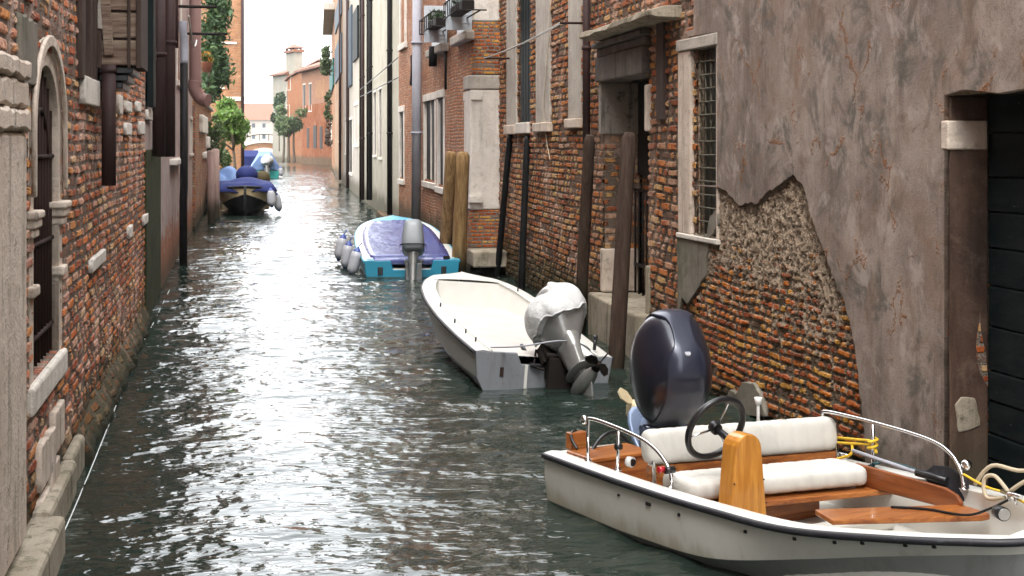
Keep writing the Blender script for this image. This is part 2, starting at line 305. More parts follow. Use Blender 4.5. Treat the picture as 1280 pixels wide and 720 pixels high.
M['leaf_bright']=leafmat('bright_leaf',[(.12,.22,.045),(.17,.28,.06),(.09,.17,.035),(.22,.31,.09),(.13,.2,.06)])
M['leaf_dark']=leafmat('dark_leaf',[(.035,.065,.03),(.05,.09,.04),(.025,.045,.022),(.07,.11,.045)])
M['leaf_vine']=leafmat('vine_leaf',[(.05,.09,.035),(.07,.12,.05),(.035,.06,.025),(.10,.15,.06),(.06,.1,.045)])
M['leaf_olive']=leafmat('olive_leaf',[(.09,.13,.05),(.12,.16,.07),(.06,.09,.035),(.16,.19,.09)])
M['bark']=wood_mat('bark',(.10,.075,.055),(.15,.12,.09),rough=.9)
M['orange_flower']=leafmat('marigold_leaf',[(.35,.14,.02),(.08,.13,.04),(.1,.16,.04),(.4,.2,.03)])
# ------------------------------------------------------------------ mesh helpers
class MB:
    def __init__(s): s.v=[]; s.f=[]; s.uv=[]; s.mi=[]; s.sm=[]
    def add(s,vs,fs,uv=None,mi=0,sm=False):
        o=len(s.v); s.v+= [tuple(p) for p in vs]
        for i,f in enumerate(fs):
            s.f.append(tuple(q+o for q in f)); s.uv.append(uv[i] if uv else None); s.mi.append(mi); s.sm.append(sm)
        return s
    def box(s,x0,x1,y0,y1,z0,z1,mi=0,T=None):
        vs=[(x,y,z) for z in (min(z0,z1),max(z0,z1)) for y in (min(y0,y1),max(y0,y1)) for x in (min(x0,x1),max(x0,x1))]
        if T: vs=[T@Vector(p) for p in vs]
        return s.add(vs,[(0,2,3,1),(4,5,7,6),(0,1,5,4),(2,6,7,3),(0,4,6,2),(1,3,7,5)],mi=mi)
    def tube(s,pts,r,n=10,mi=0,cap=True,sm=True):
        P=[Vector(p) for p in pts]; rs=r if isinstance(r,(list,tuple)) else [r]*len(P)
        rings=[]; ref=None
        for i,p in enumerate(P):
            t=(P[min(i+1,len(P)-1)]-P[max(i-1,0)]).normalized()
            if ref is None: ref=Vector((0,0,1)) if abs(t.z)<.9 else Vector((1,0,0))
            a=t.cross(ref)
            if a.length<1e-5: a=t.cross(Vector((0,1,0)))
            a.normalize(); b=a.cross(t).normalized(); ref=b
            rings.append([p+(a*math.cos(q)+b*math.sin(q))*rs[i] for q in [2*math.pi*j/n for j in range(n)]])
        return s.loft(rings,closed=True,cap=cap,mi=mi,sm=sm)
    def loft(s,rings,closed=False,cap=False,mi=0,sm=True,flip=False):
        n=len(rings[0]); vs=[p for r in rings for p in r]; fs=[]
        for i in range(len(rings)-1):
            for j in range(n if closed else n-1):
                q=(i*n+j,i*n+(j+1)%n,(i+1)*n+(j+1)%n,(i+1)*n+j); fs.append(q[::-1] if flip else q)
        s.add(vs,fs,mi=mi,sm=sm)
        if cap:
            o=len(s.v)-len(vs); L=len(rings)
            s.f.append(tuple(o+j for j in range(n))[::-1]); s.uv.append(None); s.mi.append(mi); s.sm.append(False)
            s.f.append(tuple(o+(L-1)*n+j for j in range(n))); s.uv.append(None); s.mi.append(mi); s.sm.append(False)
        return s
    def prism(s,poly,y0,y1,axes='xz',mi=0,T=None):
        n=len(poly)
        def mk(p,h):
            return {'xz':(p[0],h,p[1]),'xy':(p[0],p[1],h),'yz':(h,p[0],p[1])}[axes]
        vs=[mk(p,y0) for p in poly]+[mk(p,y1) for p in poly]
        if T: vs=[T@Vector(p) for p in vs]
        fs=[tuple(range(n)),tuple(range(2*n-1,n-1,-1))]+[(i,i+n,(i+1)%n+n,(i+1)%n) for i in range(n)]
        return s.add(vs,fs,mi=mi)
    def ell(s,c,r,n=14,m=9,mi=0,T=None,p=1.0):
        rings=[]
        for i in range(m+1):
            t=math.pi*i/m; ring=[]
            for j in range(n):
                q=2*math.pi*j/n; sg=lambda x:math.copysign(abs(x)**p,x)
                st=max(math.sin(t),.02)
                v=Vector((c[0]+r[0]*sg(math.cos(q))*st**p,c[1]+r[1]*sg(math.sin(q))*st**p,c[2]-r[2]*sg(math.cos(t))))
                ring.append(T@v if T else v)
            rings.append(ring)
        return s.loft(rings,closed=True,cap=True,mi=mi,sm=True)
    def build(s,name,mats,parent=None,loc=None,bevel=0,subsurf=0,fix=True,seg=2):
        me=bpy.data.meshes.new(name); me.from_pydata(s.v,[],s.f)
        if not isinstance(mats,(list,tuple)): mats=[mats]
        for m in mats: me.materials.append(M[m] if isinstance(m,str) else m)
        me.polygons.foreach_set('material_index',s.mi); me.polygons.foreach_set('use_smooth',s.sm)
        me.update()
        if fix:
            bm=bmesh.new(); bm.from_mesh(me); bmesh.ops.recalc_face_normals(bm,faces=bm.faces); bm.to_mesh(me); bm.free()
        ul=me.uv_layers.new(name='UVMap'); 
        for p in me.polygons:
            u=s.uv[p.index] if not fix else None
            nx,ny,nz=[abs(q) for q in p.normal]
            for li in p.loop_indices:
                co=me.vertices[me.loops[li].vertex_index].co
                if ny>=nx and ny>=nz: q=(co.x,co.z)
                elif nx>=nz: q=(co.y+3.3,co.z)
                else: q=(co.x,co.y)
                ul.data[li].uv=q
        o=bpy.data.objects.new(name,me); COL.objects.link(o)
        if parent: o.parent=parent
        if loc: o.location=loc
        if bevel: 
            b=o.modifiers.new('bevel','BEVEL'); b.width=bevel; b.segments=seg; b.limit_method='ANGLE'; b.angle_limit=rad(40)
        if subsurf:
            b=o.modifiers.new('sub','SUBSURF'); b.levels=subsurf; b.render_levels=subsurf
        return o
def tag(o,label=None,cat=None,group=None,kind=None):
    if label: o['label']=label
    if cat: o['category']=cat
    if group: o['group']=group
    if kind: o['kind']=kind
    return o
def thing(name,label,cat,loc=(0,0,0),rz=0,group=None,rot=None):
    o=bpy.data.objects.new(name,None); COL.objects.link(o); o.empty_display_size=.2
    o.location=loc; o.rotation_euler=rot if rot else (0,0,rz); return tag(o,label,cat,group)
class Frame:
    """a facade: local x runs along it, local y points out over the canal, z is up"""
    def __init__(f,p0,p1,name,label,cat='building'):
        f.p0=Vector((p0[0],p0[1])); d=Vector((p1[0]-p0[0],p1[1]-p0[1])); f.L=d.length; f.d=d.normalized(); f.n=Vector((-f.d.y,f.d.x))
        f.root=thing(name,label,cat,(p0[0],p0[1],0),math.atan2(f.d.y,f.d.x)) if name else None
    def pix(f,px,py,out=0.0):
        r=ray(px,py); o=f.p0+f.n*out
        t=o.dot(f.n)/(r[0]*f.n.x+r[1]*f.n.y)
        q=Vector((r[0]*t,r[1]*t))-f.p0
        return (q.dot(f.d), H+r[2]*t)
    def s(f,px,out=0.0): return f.pix(px,VY,out)[0]
    def z(f,px,py,out=0.0): return f.pix(px,py,out)[1]
    def rect(f,x0,x1,y0,y1,out=0.0):
        a=f.s(x0,out); b=f.s(x1,out); xm=(x0+x1)/2; return (min(a,b),max(a,b),f.z(xm,y1,out),f.z(xm,y0,out))
    def w(f,s,out,z): 
        q=f.p0+f.d*s+f.n*out; return (q.x,q.y,z)
def lines(a,b,cuts,step):
    c=sorted(set([a,b]+[x for x in cuts if a<x<b])); out=[]
    for p,q in zip(c,c[1:]):
        k=max(1,int(math.ceil((q-p)/step))) if step else 1
        out+=list(np.linspace(p,q,k+1)[:-1])
    return np.array(out+[b])
def wall(fr,name,mat,s0,s1,z0,z1,ops=(),step=None,depth=.28,body=3.0,parent=None,out=0.0):
    xs=lines(s0,s1,[o[0] for o in ops]+[o[1] for o in ops],step); zs=lines(z0,z1,[o[2] for o in ops]+[o[3] for o in ops],step*.8 if step else None)
    nx,nz=len(xs),len(zs)
    X,Z=np.meshgrid(xs,zs); co=np.stack([X.ravel(),np.full(X.size,out),Z.ravel()],1)
    i=np.arange(nx-1); j=np.arange(nz-1); I,J=np.meshgrid(i,j); a=(J*nx+I)
    keep=np.ones(I.shape,bool); cx=(xs[:-1]+xs[1:])/2; cz=(zs[:-1]+zs[1:])/2
    for o in ops:
        keep&=~(((cx>o[0])&(cx<o[1]))[None,:]&((cz>o[2])&(cz<o[3]))[:,None])
    a=a[keep]; quads=np.stack([a+1,a,a+nx,a+nx+1],1)
    ev=[];ef=[]
    def q(*p): 
        o=len(co)+len(ev); ev.extend(p); ef.append((o,o+1,o+2,o+3))
    y=out
    if body:
        q((s0,y,z0),(s0,y,z1),(s0,-body,z1),(s0,-body,z0)); q((s1,y,z0),(s1,-body,z0),(s1,-body,z1),(s1,y,z1))
        q((s0,y,z1),(s1,y,z1),(s1,-body,z1),(s0,-body,z1)); q((s0,-body,z0),(s0,-body,z1),(s1,-body,z1),(s1,-body,z0))
    for o in ops:
        b=y-depth
        q((o[0],y,o[2]),(o[0],b,o[2]),(o[0],b,o[3]),(o[0],y,o[3])); q((o[1],y,o[2]),(o[1],y,o[3]),(o[1],b,o[3]),(o[1],b,o[2]))
        q((o[0],y,o[3]),(o[0],b,o[3]),(o[1],b,o[3]),(o[1],y,o[3])); q((o[0],y,o[2]),(o[1],y,o[2]),(o[1],b,o[2]),(o[0],b,o[2]))
        q((o[0],b,o[2]),(o[1],b,o[2]),(o[1],b,o[3]),(o[0],b,o[3]))
    if ev: co=np.concatenate([co,np.array(ev)])
    faces=np.concatenate([quads,np.array(ef,int).reshape(-1,4)]) if ef else quads
    me=bpy.data.meshes.new(name); me.vertices.add(len(co)); me.vertices.foreach_set('co',co.astype(np.float32).ravel())
    me.loops.add(faces.size); me.loops.foreach_set('vertex_index',faces.astype(np.int32).ravel())
    me.polygons.add(len(faces)); me.polygons.foreach_set('loop_start',np.arange(0,faces.size,4,dtype=np.int32))
    me.update(calc_edges=True); me.validate()
    ul=me.uv_layers.new(name='UVMap'); nrm=np.zeros(len(me.polygons)*3,np.float32); me.polygons.foreach_get('normal',nrm); nrm=np.abs(nrm.reshape(-1,3))
    lv=np.zeros(len(me.loops),np.int32); me.loops.foreach_get('vertex_index',lv); c=co[lv]; pn=np.repeat(nrm,4,0)
    uvs=np.where((pn[:,1]>.5)[:,None],c[:,[0,2]],np.where((pn[:,0]>.5)[:,None],c[:,[1,2]]+np.array([3.3,0]),c[:,[0,1]]))
    ul.data.foreach_set('uv',uvs.astype(np.float32).ravel())
    me.materials.append(M[mat])
    o=bpy.data.objects.new(name,me); COL.objects.link(o); o.parent=parent or fr.root
    return o
def jag(poly,amp,step,rnd,keep=()):
    out=[]; n=len(poly)
    for i in range(n):
        a=Vector(poly[i]); b=Vector(poly[(i+1)%n]); L=(b-a).length; k=1 if i in keep else max(1,int(L/step))
        t=(b-a).normalized() if L>0 else Vector((1,0)); nn=Vector((-t.y,t.x))
        for j in range(k):
            p=a+(b-a)*j/k
            if j>0: p=p+nn*rnd.uniform(-amp,amp)
            out.append((p.x,p.y))
    return out
def sheet(name,polys,th,mat,parent,out=0.0,bev=.006):
    """a slab cut to outline polys[0] with holes polys[1:], thickness th, standing proud of the facade"""
    cu=bpy.data.curves.new('outline','CURVE'); cu.dimensions='2D'; cu.fill_mode='BOTH'; cu.extrude=th/2-bev; cu.bevel_depth=bev; cu.bevel_resolution=1; cu.offset=-bev
    for P in polys:
        sp=cu.splines.new('POLY'); sp.points.add(len(P)-1); sp.use_cyclic_u=True
        for q,p in zip(sp.points,P): q.co=(p[0],p[1],0,1)
    t=bpy.data.objects.new('outline',cu); COL.objects.link(t)
    dg=bpy.context.evaluated_depsgraph_get(); me=bpy.data.meshes.new_from_object(t.evaluated_get(dg)); me.name=name
    bpy.data.objects.remove(t); bpy.data.curves.remove(cu)
    for v in me.vertices:
        x,y,z=v.co; v.co=(x,out+th/2-z,y)
    me.flip_normals(); me.materials.clear(); me.materials.append(M[mat])
    ul=me.uv_layers.new(name='UVMap') if not me.uv_layers else me.uv_layers[0]
    for l in me.loops:
        c=me.vertices[l.vertex_index].co; ul.data[l.index].uv=(c.x,c.z)
    o=bpy.data.objects.new(name,me); COL.objects.link(o); o.parent=parent; return o
def leaves(name,blobs,n,size,mat,parent=None,seed=1,loc=None,droop=0.0):
    rn=np.random.RandomState(seed); mb_v=[];mb_f=[]
    w=np.array([b[3]*b[4]*b[5] for b in blobs])**.75; w=w/w.sum()
    for k in range(n):
        b=blobs[rn.choice(len(blobs),p=w)]
        d=rn.normal(size=3); d/=np.linalg.norm(d); r=rn.uniform(.25,1)**.5*(1+.22*rn.normal()*.6)
        c=np.array(b[:3])+d*r*np.array(b[3:6]); s=size*rn.uniform(.5,1.4)
        a=rn.normal(size=3); a[2]-=droop; a/=np.linalg.norm(a); e=np.cross(a,rn.normal(size=3)); e/=np.linalg.norm(e); up=np.cross(a,e)*.12*s
        o=len(mb_v); mb_v+=[tuple(c-a*s),tuple(c+e*s*.42+up),tuple(c+a*s),tuple(c-e*s*.42+up)]; mb_f.append((o,o+1,o+2,o+3))
    me=bpy.data.meshes.new(name); me.from_pydata(mb_v,[],mb_f); me.materials.append(M[mat]); o=bpy.data.objects.new(name,me); COL.objects.link(o)
    if parent: o.parent=parent
    if loc: o.location=loc
    return o
def stringer(a,b,sag,n=9):
    A=Vector(a);B=Vector(b); return [A+(B-A)*(i/n)-Vector((0,0,sag*4*(i/n)*(1-i/n))) for i in range(n+1)]
def curve_pts(pts,n=6):
    P=[Vector(p) for p in pts]; out=[]
    for i in range(len(P)-1):
        p0=P[max(i-1,0)];p1=P[i];p2=P[i+1];p3=P[min(i+2,len(P)-1)]
        for k in range(n):
            t=k/n; out.append(.5*((2*p1)+(p2-p0)*t+(2*p0-5*p1+4*p2-p3)*t*t+(3*p1-p0-3*p2+p3)*t**3))
    return out+[P[-1]]
# ================================================================== RIGHT: rendered building with the water gate
RB=Frame((5.08,5.0),(4.78,14.65),'rendered_building','weathered grey plastered building with exposed brick patch, grilled window and dark water gate')
win=(RB.s(893.5,.06),RB.s(862,.05),RB.z(870,291,0),RB.z(877,61,0))
sd=RB.s(1181,.058); zt=RB.z(1230,117,.03); door=(sd-1.75,sd,-.3,zt)
wall(RB,'wall','brick_patch',0,RB.L,-.6,11.0,[win,door],.019,depth=.32)
wall(RB,'wall','plaster',-24,-.003,-.6,11.0,(),None)  # canal wall continued unseen behind the camera, added to cut frontal fill light
# grey render coat with a ragged lower edge
rp=lambda px,py:RB.pix(px,py,.058)
rj=random.Random(3)
low=[rp(*p) for p in [(893,300),(893,233),(905,238),(913,246),(925,258),(938,253),(946,256),(957,242),(968,236),(980,226),(991,219),(1001,229),(1006,240),(1011,262),(1020,290),(1031,318),(1043,348),(1053,372),(1062,402),(1069,440),(1073,478),(1078,520),(1081,560)]][1:]
low=[low[0]]+jag(low,.012,.045,rj)[1:]
low=[p for p in low if True]
# jag() closes the loop; drop the closing run back to the first point
cut=min(range(len(low)),key=lambda i:abs(low[i][0]-rp(1081,560)[0])+abs(low[i][1]-rp(1081,560)[1]))
low=low[:cut+1]
zb=-.1
outer=[(RB.L-.01,10.98),(RB.L-.01,rp(849,46)[1]+.05)]+[(rp(861,50)[0]+.12,rp(849,46)[1]+.04),(win[1]+.03,win[3]+.14),(win[0]-.05,win[3]+.13),(win[0]-.045,rp(893,233)[1])]+low+[(rp(1081,560)[0],zb),(sd+.005,zb),(sd+.005,zt)]
lint=[(sd-.25,zt+.03),(sd-.7,zt-.01),(sd-1.2,zt+.02),(sd-1.75,zt)]
outer+=lint+[(sd-1.75,zb),(.0,zb),(.0,10.98)]
sheet('plaster_coat',[outer],.055,'plaster',RB.root,out=.004,bev=.008)
# mossy render below the window
mo=[rp(*p) for p in [(845,293),(882,294),(886,270),(895,262),(897,280),(884,300),(880,345),(868,366),(858,380),(851,372),(846,395)]]
sheet('mossy_render',[jag(mo,.012,.06,rj)],.045,'plaster_moss',RB.root,out=.004,bev=.006)
fr_=[rp(*p) for p in [(908,520),(906,497),(913,487),(920,492),(928,478),(941,478),(950,492),(957,520)]]
sheet('render_remnant',[jag(fr_,.012,.05,rj)],.06,'plaster_moss',RB.root,out=.004,bev=.008)
# window
w=MB(); lw=RB.s(847,.05)-win[1]
w.box(win[1],win[1]+lw,-.2,.05,win[2]-.02,win[3]+.0); w.build('window_jamb','stone',RB.root,bevel=.012)
MB().box(win[0]-.045,win[0],-.2,.05,win[2]-.02,win[3]).build('window_jamb','stone',RB.root,bevel=.01)
MB().box(win[0]-.07,win[1]+lw+.02,-.2,.066,win[3]+.002,win[3]+.13).build('window_lintel','stone_grey',RB.root,bevel=.012)
MB().box(win[0]-.06,win[1]+lw+.01,-.2,.07,win[2]-.075,win[2]-.022).build('window_sill','stone_pale',RB.root,bevel=.01)
wp=MB().box(win[0],win[1],-.2,-.06,win[2]-.02,win[3]).build('window_pane','glass_old',RB.root)
gm=MB(); nz=14
for i in range(nz+1):
    z=win[2]+(win[3]-win[2])*i/nz; gm.tube([(win[0],-.01,z),(win[1],-.01,z+R.uniform(-.008,.008))],.009,6)
for i in range(1,5):
    s=win[0]+(win[1]-win[0])*i/5; gm.tube([(s,-.02,win[2]),(s+R.uniform(-.006,.006),-.02,win[3])],.008,6)
gm.build('window_grille',paint('tarnished_bronze_bar',(.085,.072,.042),.6,dirtamt=.5),wp)
# door: planks, jamb, block
dm=MB(); z=-.28; k=0
zs=[RB.z(1255,y,-.27) for y in (580,548,506,468,412,360,312,266,222,166,112)]
for a,b in zip([-.3]+zs,zs+[zt]):
    if b-a>.02: dm.box(sd-1.74,sd-.02,-.31,-.268+R.uniform(-.004,.004),a+.006,b-.006)
dm.box(sd-1.74,sd-.02,-.315,-.30,-.3,zt)
dm.build('door','door_green',RB.root,bevel=.008)
jz=RB.z(1205,187,-.1); jz2=RB.z(1205,151,-.1)
MB().box(sd-.03,sd-.001,-.268,.036,-.3,zt-.002).build('door_jamb','plaster_jamb',RB.root,bevel=.02)
MB().box(sd-.05,sd+.045,-.25,.066,jz,jz2).build('stone_block','stone',RB.root,bevel=.012)
b=jag([(-.20,RB.z(1200,530,-.1)),(-.03,RB.z(1190,540,0)),(0.0,RB.z(1190,505,0)),(-.05,RB.z(1195,497,0)),(-.16,RB.z(1215,500,-.1))],.012,.05,rj)
MB().prism(b,sd-.038,sd-.02,'yz').build('stone_block','stone_wet',RB.root,bevel=.012)
MB().prism(jag([(-.262,.9),(-.262,RB.z(1230,470,-.25)),(-.2,1.45),(-.17,1.2),(-.2,1.0)],.014,.07,rj),sd-.036,sd-.02,'yz').build('exposed_brick','brick_peel',RB.root,bevel=.008)
# iron hook and stub on the facade by the window
# ================================================================== RIGHT: old brick building
BB=Frame((4.78,14.65),(5.1,28.6),'old_brick_building','old red brick building with canopied doorway, pale stone pilasters and a dark green shutter')
shw=BB.rect(650,664,-120,153); dw=(BB.s(812),BB.s(756),BB.z(785,400),BB.z(785,66))
wall(BB,'wall','brick_right',0.002,BB.L,-.6,9.5,[shw,dw],.023,depth=.5)
for x0,x1,y1,m in ((636,648,156,'stone_grey'),(673,690,153,'stone_grey'),(714,729,148,'stone_grey')):
    r=BB.rect(x0,x1,0,y1); p=MB().box(r[0],r[1],-.05,.05,r[2],7.4).build('pilaster',m,BB.root,bevel=.012)
    zz=BB.z((x0+x1)/2,y1+12); MB().box(r[0]-.05,r[1]+.06,-.05,.1,zz,r[2]-.003).build('pilaster_base','stone',p,bevel=.015)
sh=MB().box(shw[0],shw[1],-.06,-.01,shw[2],7.2)
for i in range(1,4):
    s=shw[0]+(shw[1]-shw[0])*i/4; sh.box(s-.012,s+.012,-.012,.0,shw[2],7.2)
sh.build('shutter','shutter_green',BB.root,bevel=.004)
MB().box(shw[0]-.04,shw[1]+.04,-.06,.09,BB.z(657,167),shw[2]-.003).build('window_sill','stone_pale',BB.root,bevel=.015)
# doorway
o=.32
c0=BB.s(818,o); c1=BB.s(729,o); cz=BB.z(775,29,o)
cn=MB(); rows=[]
for i in range(13):
    s=c0+(c1-c0)*i/12; j=lambda a:R.uniform(-a,a)
    rows.append([(s,-.05,cz+.07+j(.01)),(s,.20,cz+.07+j(.012)),(s,.36+j(.02),cz+.03+j(.012)),(s,.37+j(.02),cz-.035+j(.012)),(s,.30,cz-.06+j(.008)),(s,-.05,cz-.07)])
cn.loft(rows,closed=True,cap=True,sm=False); cn.build('door_canopy','stone_wet',BB.root,bevel=.006)
zc=BB.z(782,66); zc1=BB.z(782,98); a0,a1=dw[0]-.10,dw[1]+.12
MB().box(a0-.05,a1+.05,-.02,.16,zc+.13,cz-.09).build('door_cornice','stone_dark',BB.root,bevel=.02)
MB().box(a0,a1,-.02,.09,zc+.01,zc+.127).build('door_frieze','stone_dark',BB.root,bevel=.02)
MB().box(a0+.02,a1-.02,-.3,.12,zc1,zc+.006).build('door_lintel','stone_dark',BB.root,bevel=.02)
MB().box(dw[1]-.05,dw[1]+.10,-.49,.07,BB.z(776,168,-.2),zc1-.003).build('jamb_block','stone_perf',BB.root,bevel=.02)
MB().box(dw[1]-.04,dw[1]+.08,-.49,.05,BB.z(772,372),BB.z(772,316)).build('jamb_block','stone',BB.root,bevel=.02)
MB().box(dw[0]-.13,dw[0]+.04,-.3,.06,BB.z(811,164),BB.z(811,106)).build('jamb_block','stone',BB.root,bevel=.02)
MB().box(dw[0]-.12,dw[0]+.03,-.3,.05,BB.z(806,412),BB.z(806,330)).build('jamb_block','stone_wet',BB.root,bevel=.02)
gt=MB(); gz0=dw[2]+.1; gz1=BB.z(800,238,-.4)
for i in range(12):
    s=dw[0]+.05+(dw[1]-dw[0]-.1)*i/11; gt.tube([(s,-.42,gz0),(s,-.42,gz1)],.014,6)
for zz in (gz0+.05,(gz0*2+gz1)/3,gz1): gt.box(dw[0]+.02,dw[1]-.03,-.435,-.405,zz-.02,zz+.02)
gt.build('door_gate','iron',BB.root)
MB().box(dw[0]-.15,dw[1]+.1,-.5,.22,-.1,BB.z(792,392,.2)).build('door_step','stone_wet',BB.root,bevel=.03)
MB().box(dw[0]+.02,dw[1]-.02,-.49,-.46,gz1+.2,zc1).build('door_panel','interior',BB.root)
r=BB.rect(823,832,20,150,.03); MB().box(r[0],r[1],-.02,.06,r[2],r[3]).build('wooden_batten','frame_wood',BB.root,bevel=.01)
def pipe(fr,px,y0,y1,r,mat,out=.09,parent=None,name='downpipe',px1=None,collars=0,top=None):
    a=fr.pix(px,max(y0,-120),out); b=fr.pix(px1 or px,y1,out)
    z0=a[1] if top is None else top
    m=MB().tube([(a[0],out,z0),(b[0],out,b[1])],r,12)
    if collars:
        k=max(2,int((z0-b[1])/collars))
        for i in range(1,k):
            t=i/k; s=a[0]+(b[0]-a[0])*t; z=z0+(b[1]-z0)*t
            m.tube([(s,out,z-.03),(s,out,z+.03)],r*1.25,12); m.box(s-.015,s+.015,-.01,out,z-.012,z+.012)
    return m.build(name,mat,parent or fr.root)
pipe(BB,733,-60,180,.055,'pipe_brown',.1,collars=1.4)
def bar(fr,px,py,length,rr=.02,mat='rusty',name='bracket'):
    s,z=fr.pix(px,py); return MB().tube([(s,-.05,z),(s,length,z)],rr,6).build(name,mat,fr.root),(s,length,z)
_,e1=bar(BB,735,29,.42); _,e2=bar(BB,640,73,.55)
cl=MB()
for dz,ds in ((0,0),(.02,-.07)):
    cl.tube(stringer(BB.w(e1[0],e1[1]+ds,e1[2]+dz),BB.w(e2[0],e2[1]+ds,e2[2]+dz),.05,12),.009,5)
tag(cl.build('clothesline','rope_white'),'pair of white clotheslines stretched between two iron brackets on the right brick wall','clothesline')
cb=MB().tube(curve_pts([ (BB.s(693),.06,BB.z(693,0)),(BB.s(689),.07,BB.z(689,80)),(BB.s(684),.06,BB.z(684,135)),(BB.s(686),.05,BB.z(686,170)),(BB.s(692),.06,BB.z(692,200))]),.007,5)
cb.build('cable','rope_beige',BB.root)
# ================================================================== RIGHT: house with balconies and stone corner pier
HB=Frame((4.53,28.6),(4.66,43.9),'balcony_house','orange brick house with white stone corner pier, pale shutters and flower railings')
def windows(fr,specs):
    return [fr.rect(*q[:4]) for q in specs]
W2=[(531,544,126,225),(548,555,122,231),(583,589,126,240),(500,505,140,222)]
ops=windows(HB,W2)
wall(HB,'wall','brick_house',0,HB.L,-.6,12,ops,None,depth=.3,body=3)
def win_parts(fr,r,fw=.14,frame='stone',pane='glass',mull=0,sill=True,out=.025,depth=.3):
    p=MB().box(r[0],r[1],-depth+.03,-.05,r[2],r[3]).build('window','pane_dark' if pane=='glass' else pane,fr.root)
    f=MB(); f.box(r[0]-fw,r[0]+.01,-depth+.1,out,r[2]-fw*.3,r[3]); f.box(r[1]-.01,r[1]+fw,-depth+.1,out,r[2]-fw*.3,r[3]); f.box(r[0]-fw*1.2,r[1]+fw*1.2,-depth+.1,out+.015,r[3]+.002,r[3]+fw*1.1)
    for i in range(mull):
        s=r[0]+(r[1]-r[0])*(i+1)/(mull+1); f.box(s-.06,s+.06,-.1,-.02,r[2],r[3])
    f.build('window_frame',frame,p,bevel=.01)
    if sill: MB().box(r[0]-fw*1.5,r[1]+fw*1.5,-depth+.1,out+.04,r[2]-fw*1.2,r[2]-fw*.3-.004).build('window_sill',frame,p,bevel=.012)
    return p
for r,mu in zip(ops,(1,0,0,0)): win_parts(HB,r,mull=mu,frame='stone_pale',fw=.17)
zp=lambda y:H-(y-VY)/F*29.0
MB().box(-.04,.62,-.58,.05,zp(262),zp(112)).build('corner_pier','stone_pale',HB.root,bevel=.03)
MB().box(-.06,.75,-.58,.08,zp(112)+.003,zp(94)).build('pier_capital','stone_grey',HB.root,bevel=.03)
MB().box(-.045,.5,-.58,.02,zp(94)+.003,zp(27)).build('brick_pier','brick_pier',HB.root,bevel=.02)
MB().box(-.03,.5,-.58,.04,zp(27)+.003,11.8).build('corner_pier','stone_pale',HB.root,bevel=.03)
MB().box(-.03,.5,-.58,.045,-.5,zp(262)-.003).build('brick_pier','brick_pier',HB.root,bevel=.02)
MB().box(-.95,-.06,-.9,.12,.18,zp(310)).build('landing_step','stone_wet',HB.root,bevel=.03)
pipe(HB,522,-60,278,.125,'pipe_grey',.18,collars=2.2,px1=520)
def shutters(fr,x0,x1,y0,y1,gap=.5,mat='shutter_pale'):
    a=fr.rect(x0,x1,y0,y1,.02)
    m=MB().box(a[0],a[0]+.04,.02,.55,a[2],a[3]); m.box(a[0]+.06,a[1],.01,.05,a[2],a[3])
    for i in range(1,9):
        z=a[2]+(a[3]-a[2])*i/9; m.box(a[0]-.008,a[0],.05,.27,z-.02,z+.02)
    m.build('shutter',mat,fr.root,bevel=.004)
    MB().box(a[0]-.1,a[1]+.1,-.02,.2,a[2]-.2,a[2]-.01).build('window_sill','stone_grey',fr.root,bevel=.03)
    return a
s1=shutters(HB,541,559,14,58); s2=shutters(HB,573,590,-40,42)
win_parts(HB,HB.rect(502,508,-60,52),frame='stone_pale',fw=.2,depth=.1,pane='shutter_pale',out=.06)
def flower_rail(fr,px0,px1,py,label):
    a,b=sorted((fr.s(px0,.5),fr.s(px1,.5))); z=fr.z((px0+px1)/2,py,.5); m=MB()
    for zz in (z-.03,z+.28):
        for y in (.12,.55): m.tube([(a,y,zz),(b,y,zz)],.016,6)
        for s in (a,b): m.tube([(s,0,zz),(s,.55,zz)],.016,6)
    k=7
    for i in range(k+1):
        s=a+(b-a)*i/k; m.tube([(s,.55,z-.03),(s,.55,z+.28)],.011,5)
    m.build('flower_railing','iron',fr.root)
    th=thing('window_box_plant',label,'plant',fr.w((a+b)/2,.34,z-.01),math.atan2(fr.d.y,fr.d.x))
    MB().box(-(b-a)/2+.1,(b-a)/2-.1,-.12,.12,0,.18).build('trough','iron',th,bevel=.02)
    leaves('foliage',[(0,0,.28,(b-a)*.42,.16,.16)],160,.06,'leaf_dark',th,seed=int(px0)); return th
flower_rail(HB,527,543,36,'trough of dark plants in the iron railing beside the grey downpipe')
flower_rail(HB,558,576,16,'trough of dark plants in the upper iron railing nearest the corner pier')
pipe(HB,557,58,112,.03,'pipe_black',.06); 
pr_=MB().tube(curve_pts([(HB.s(519),.07,HB.z(519,70)),(HB.s(520),.08,HB.z(520,88)),(HB.s(518),.07,HB.z(518,105))]),.07,8); pr_.build('rusty_stub','rusty',HB.root)
pipe(HB,541,58,83,.10,'pipe_black',.22,name='flue_pipe')
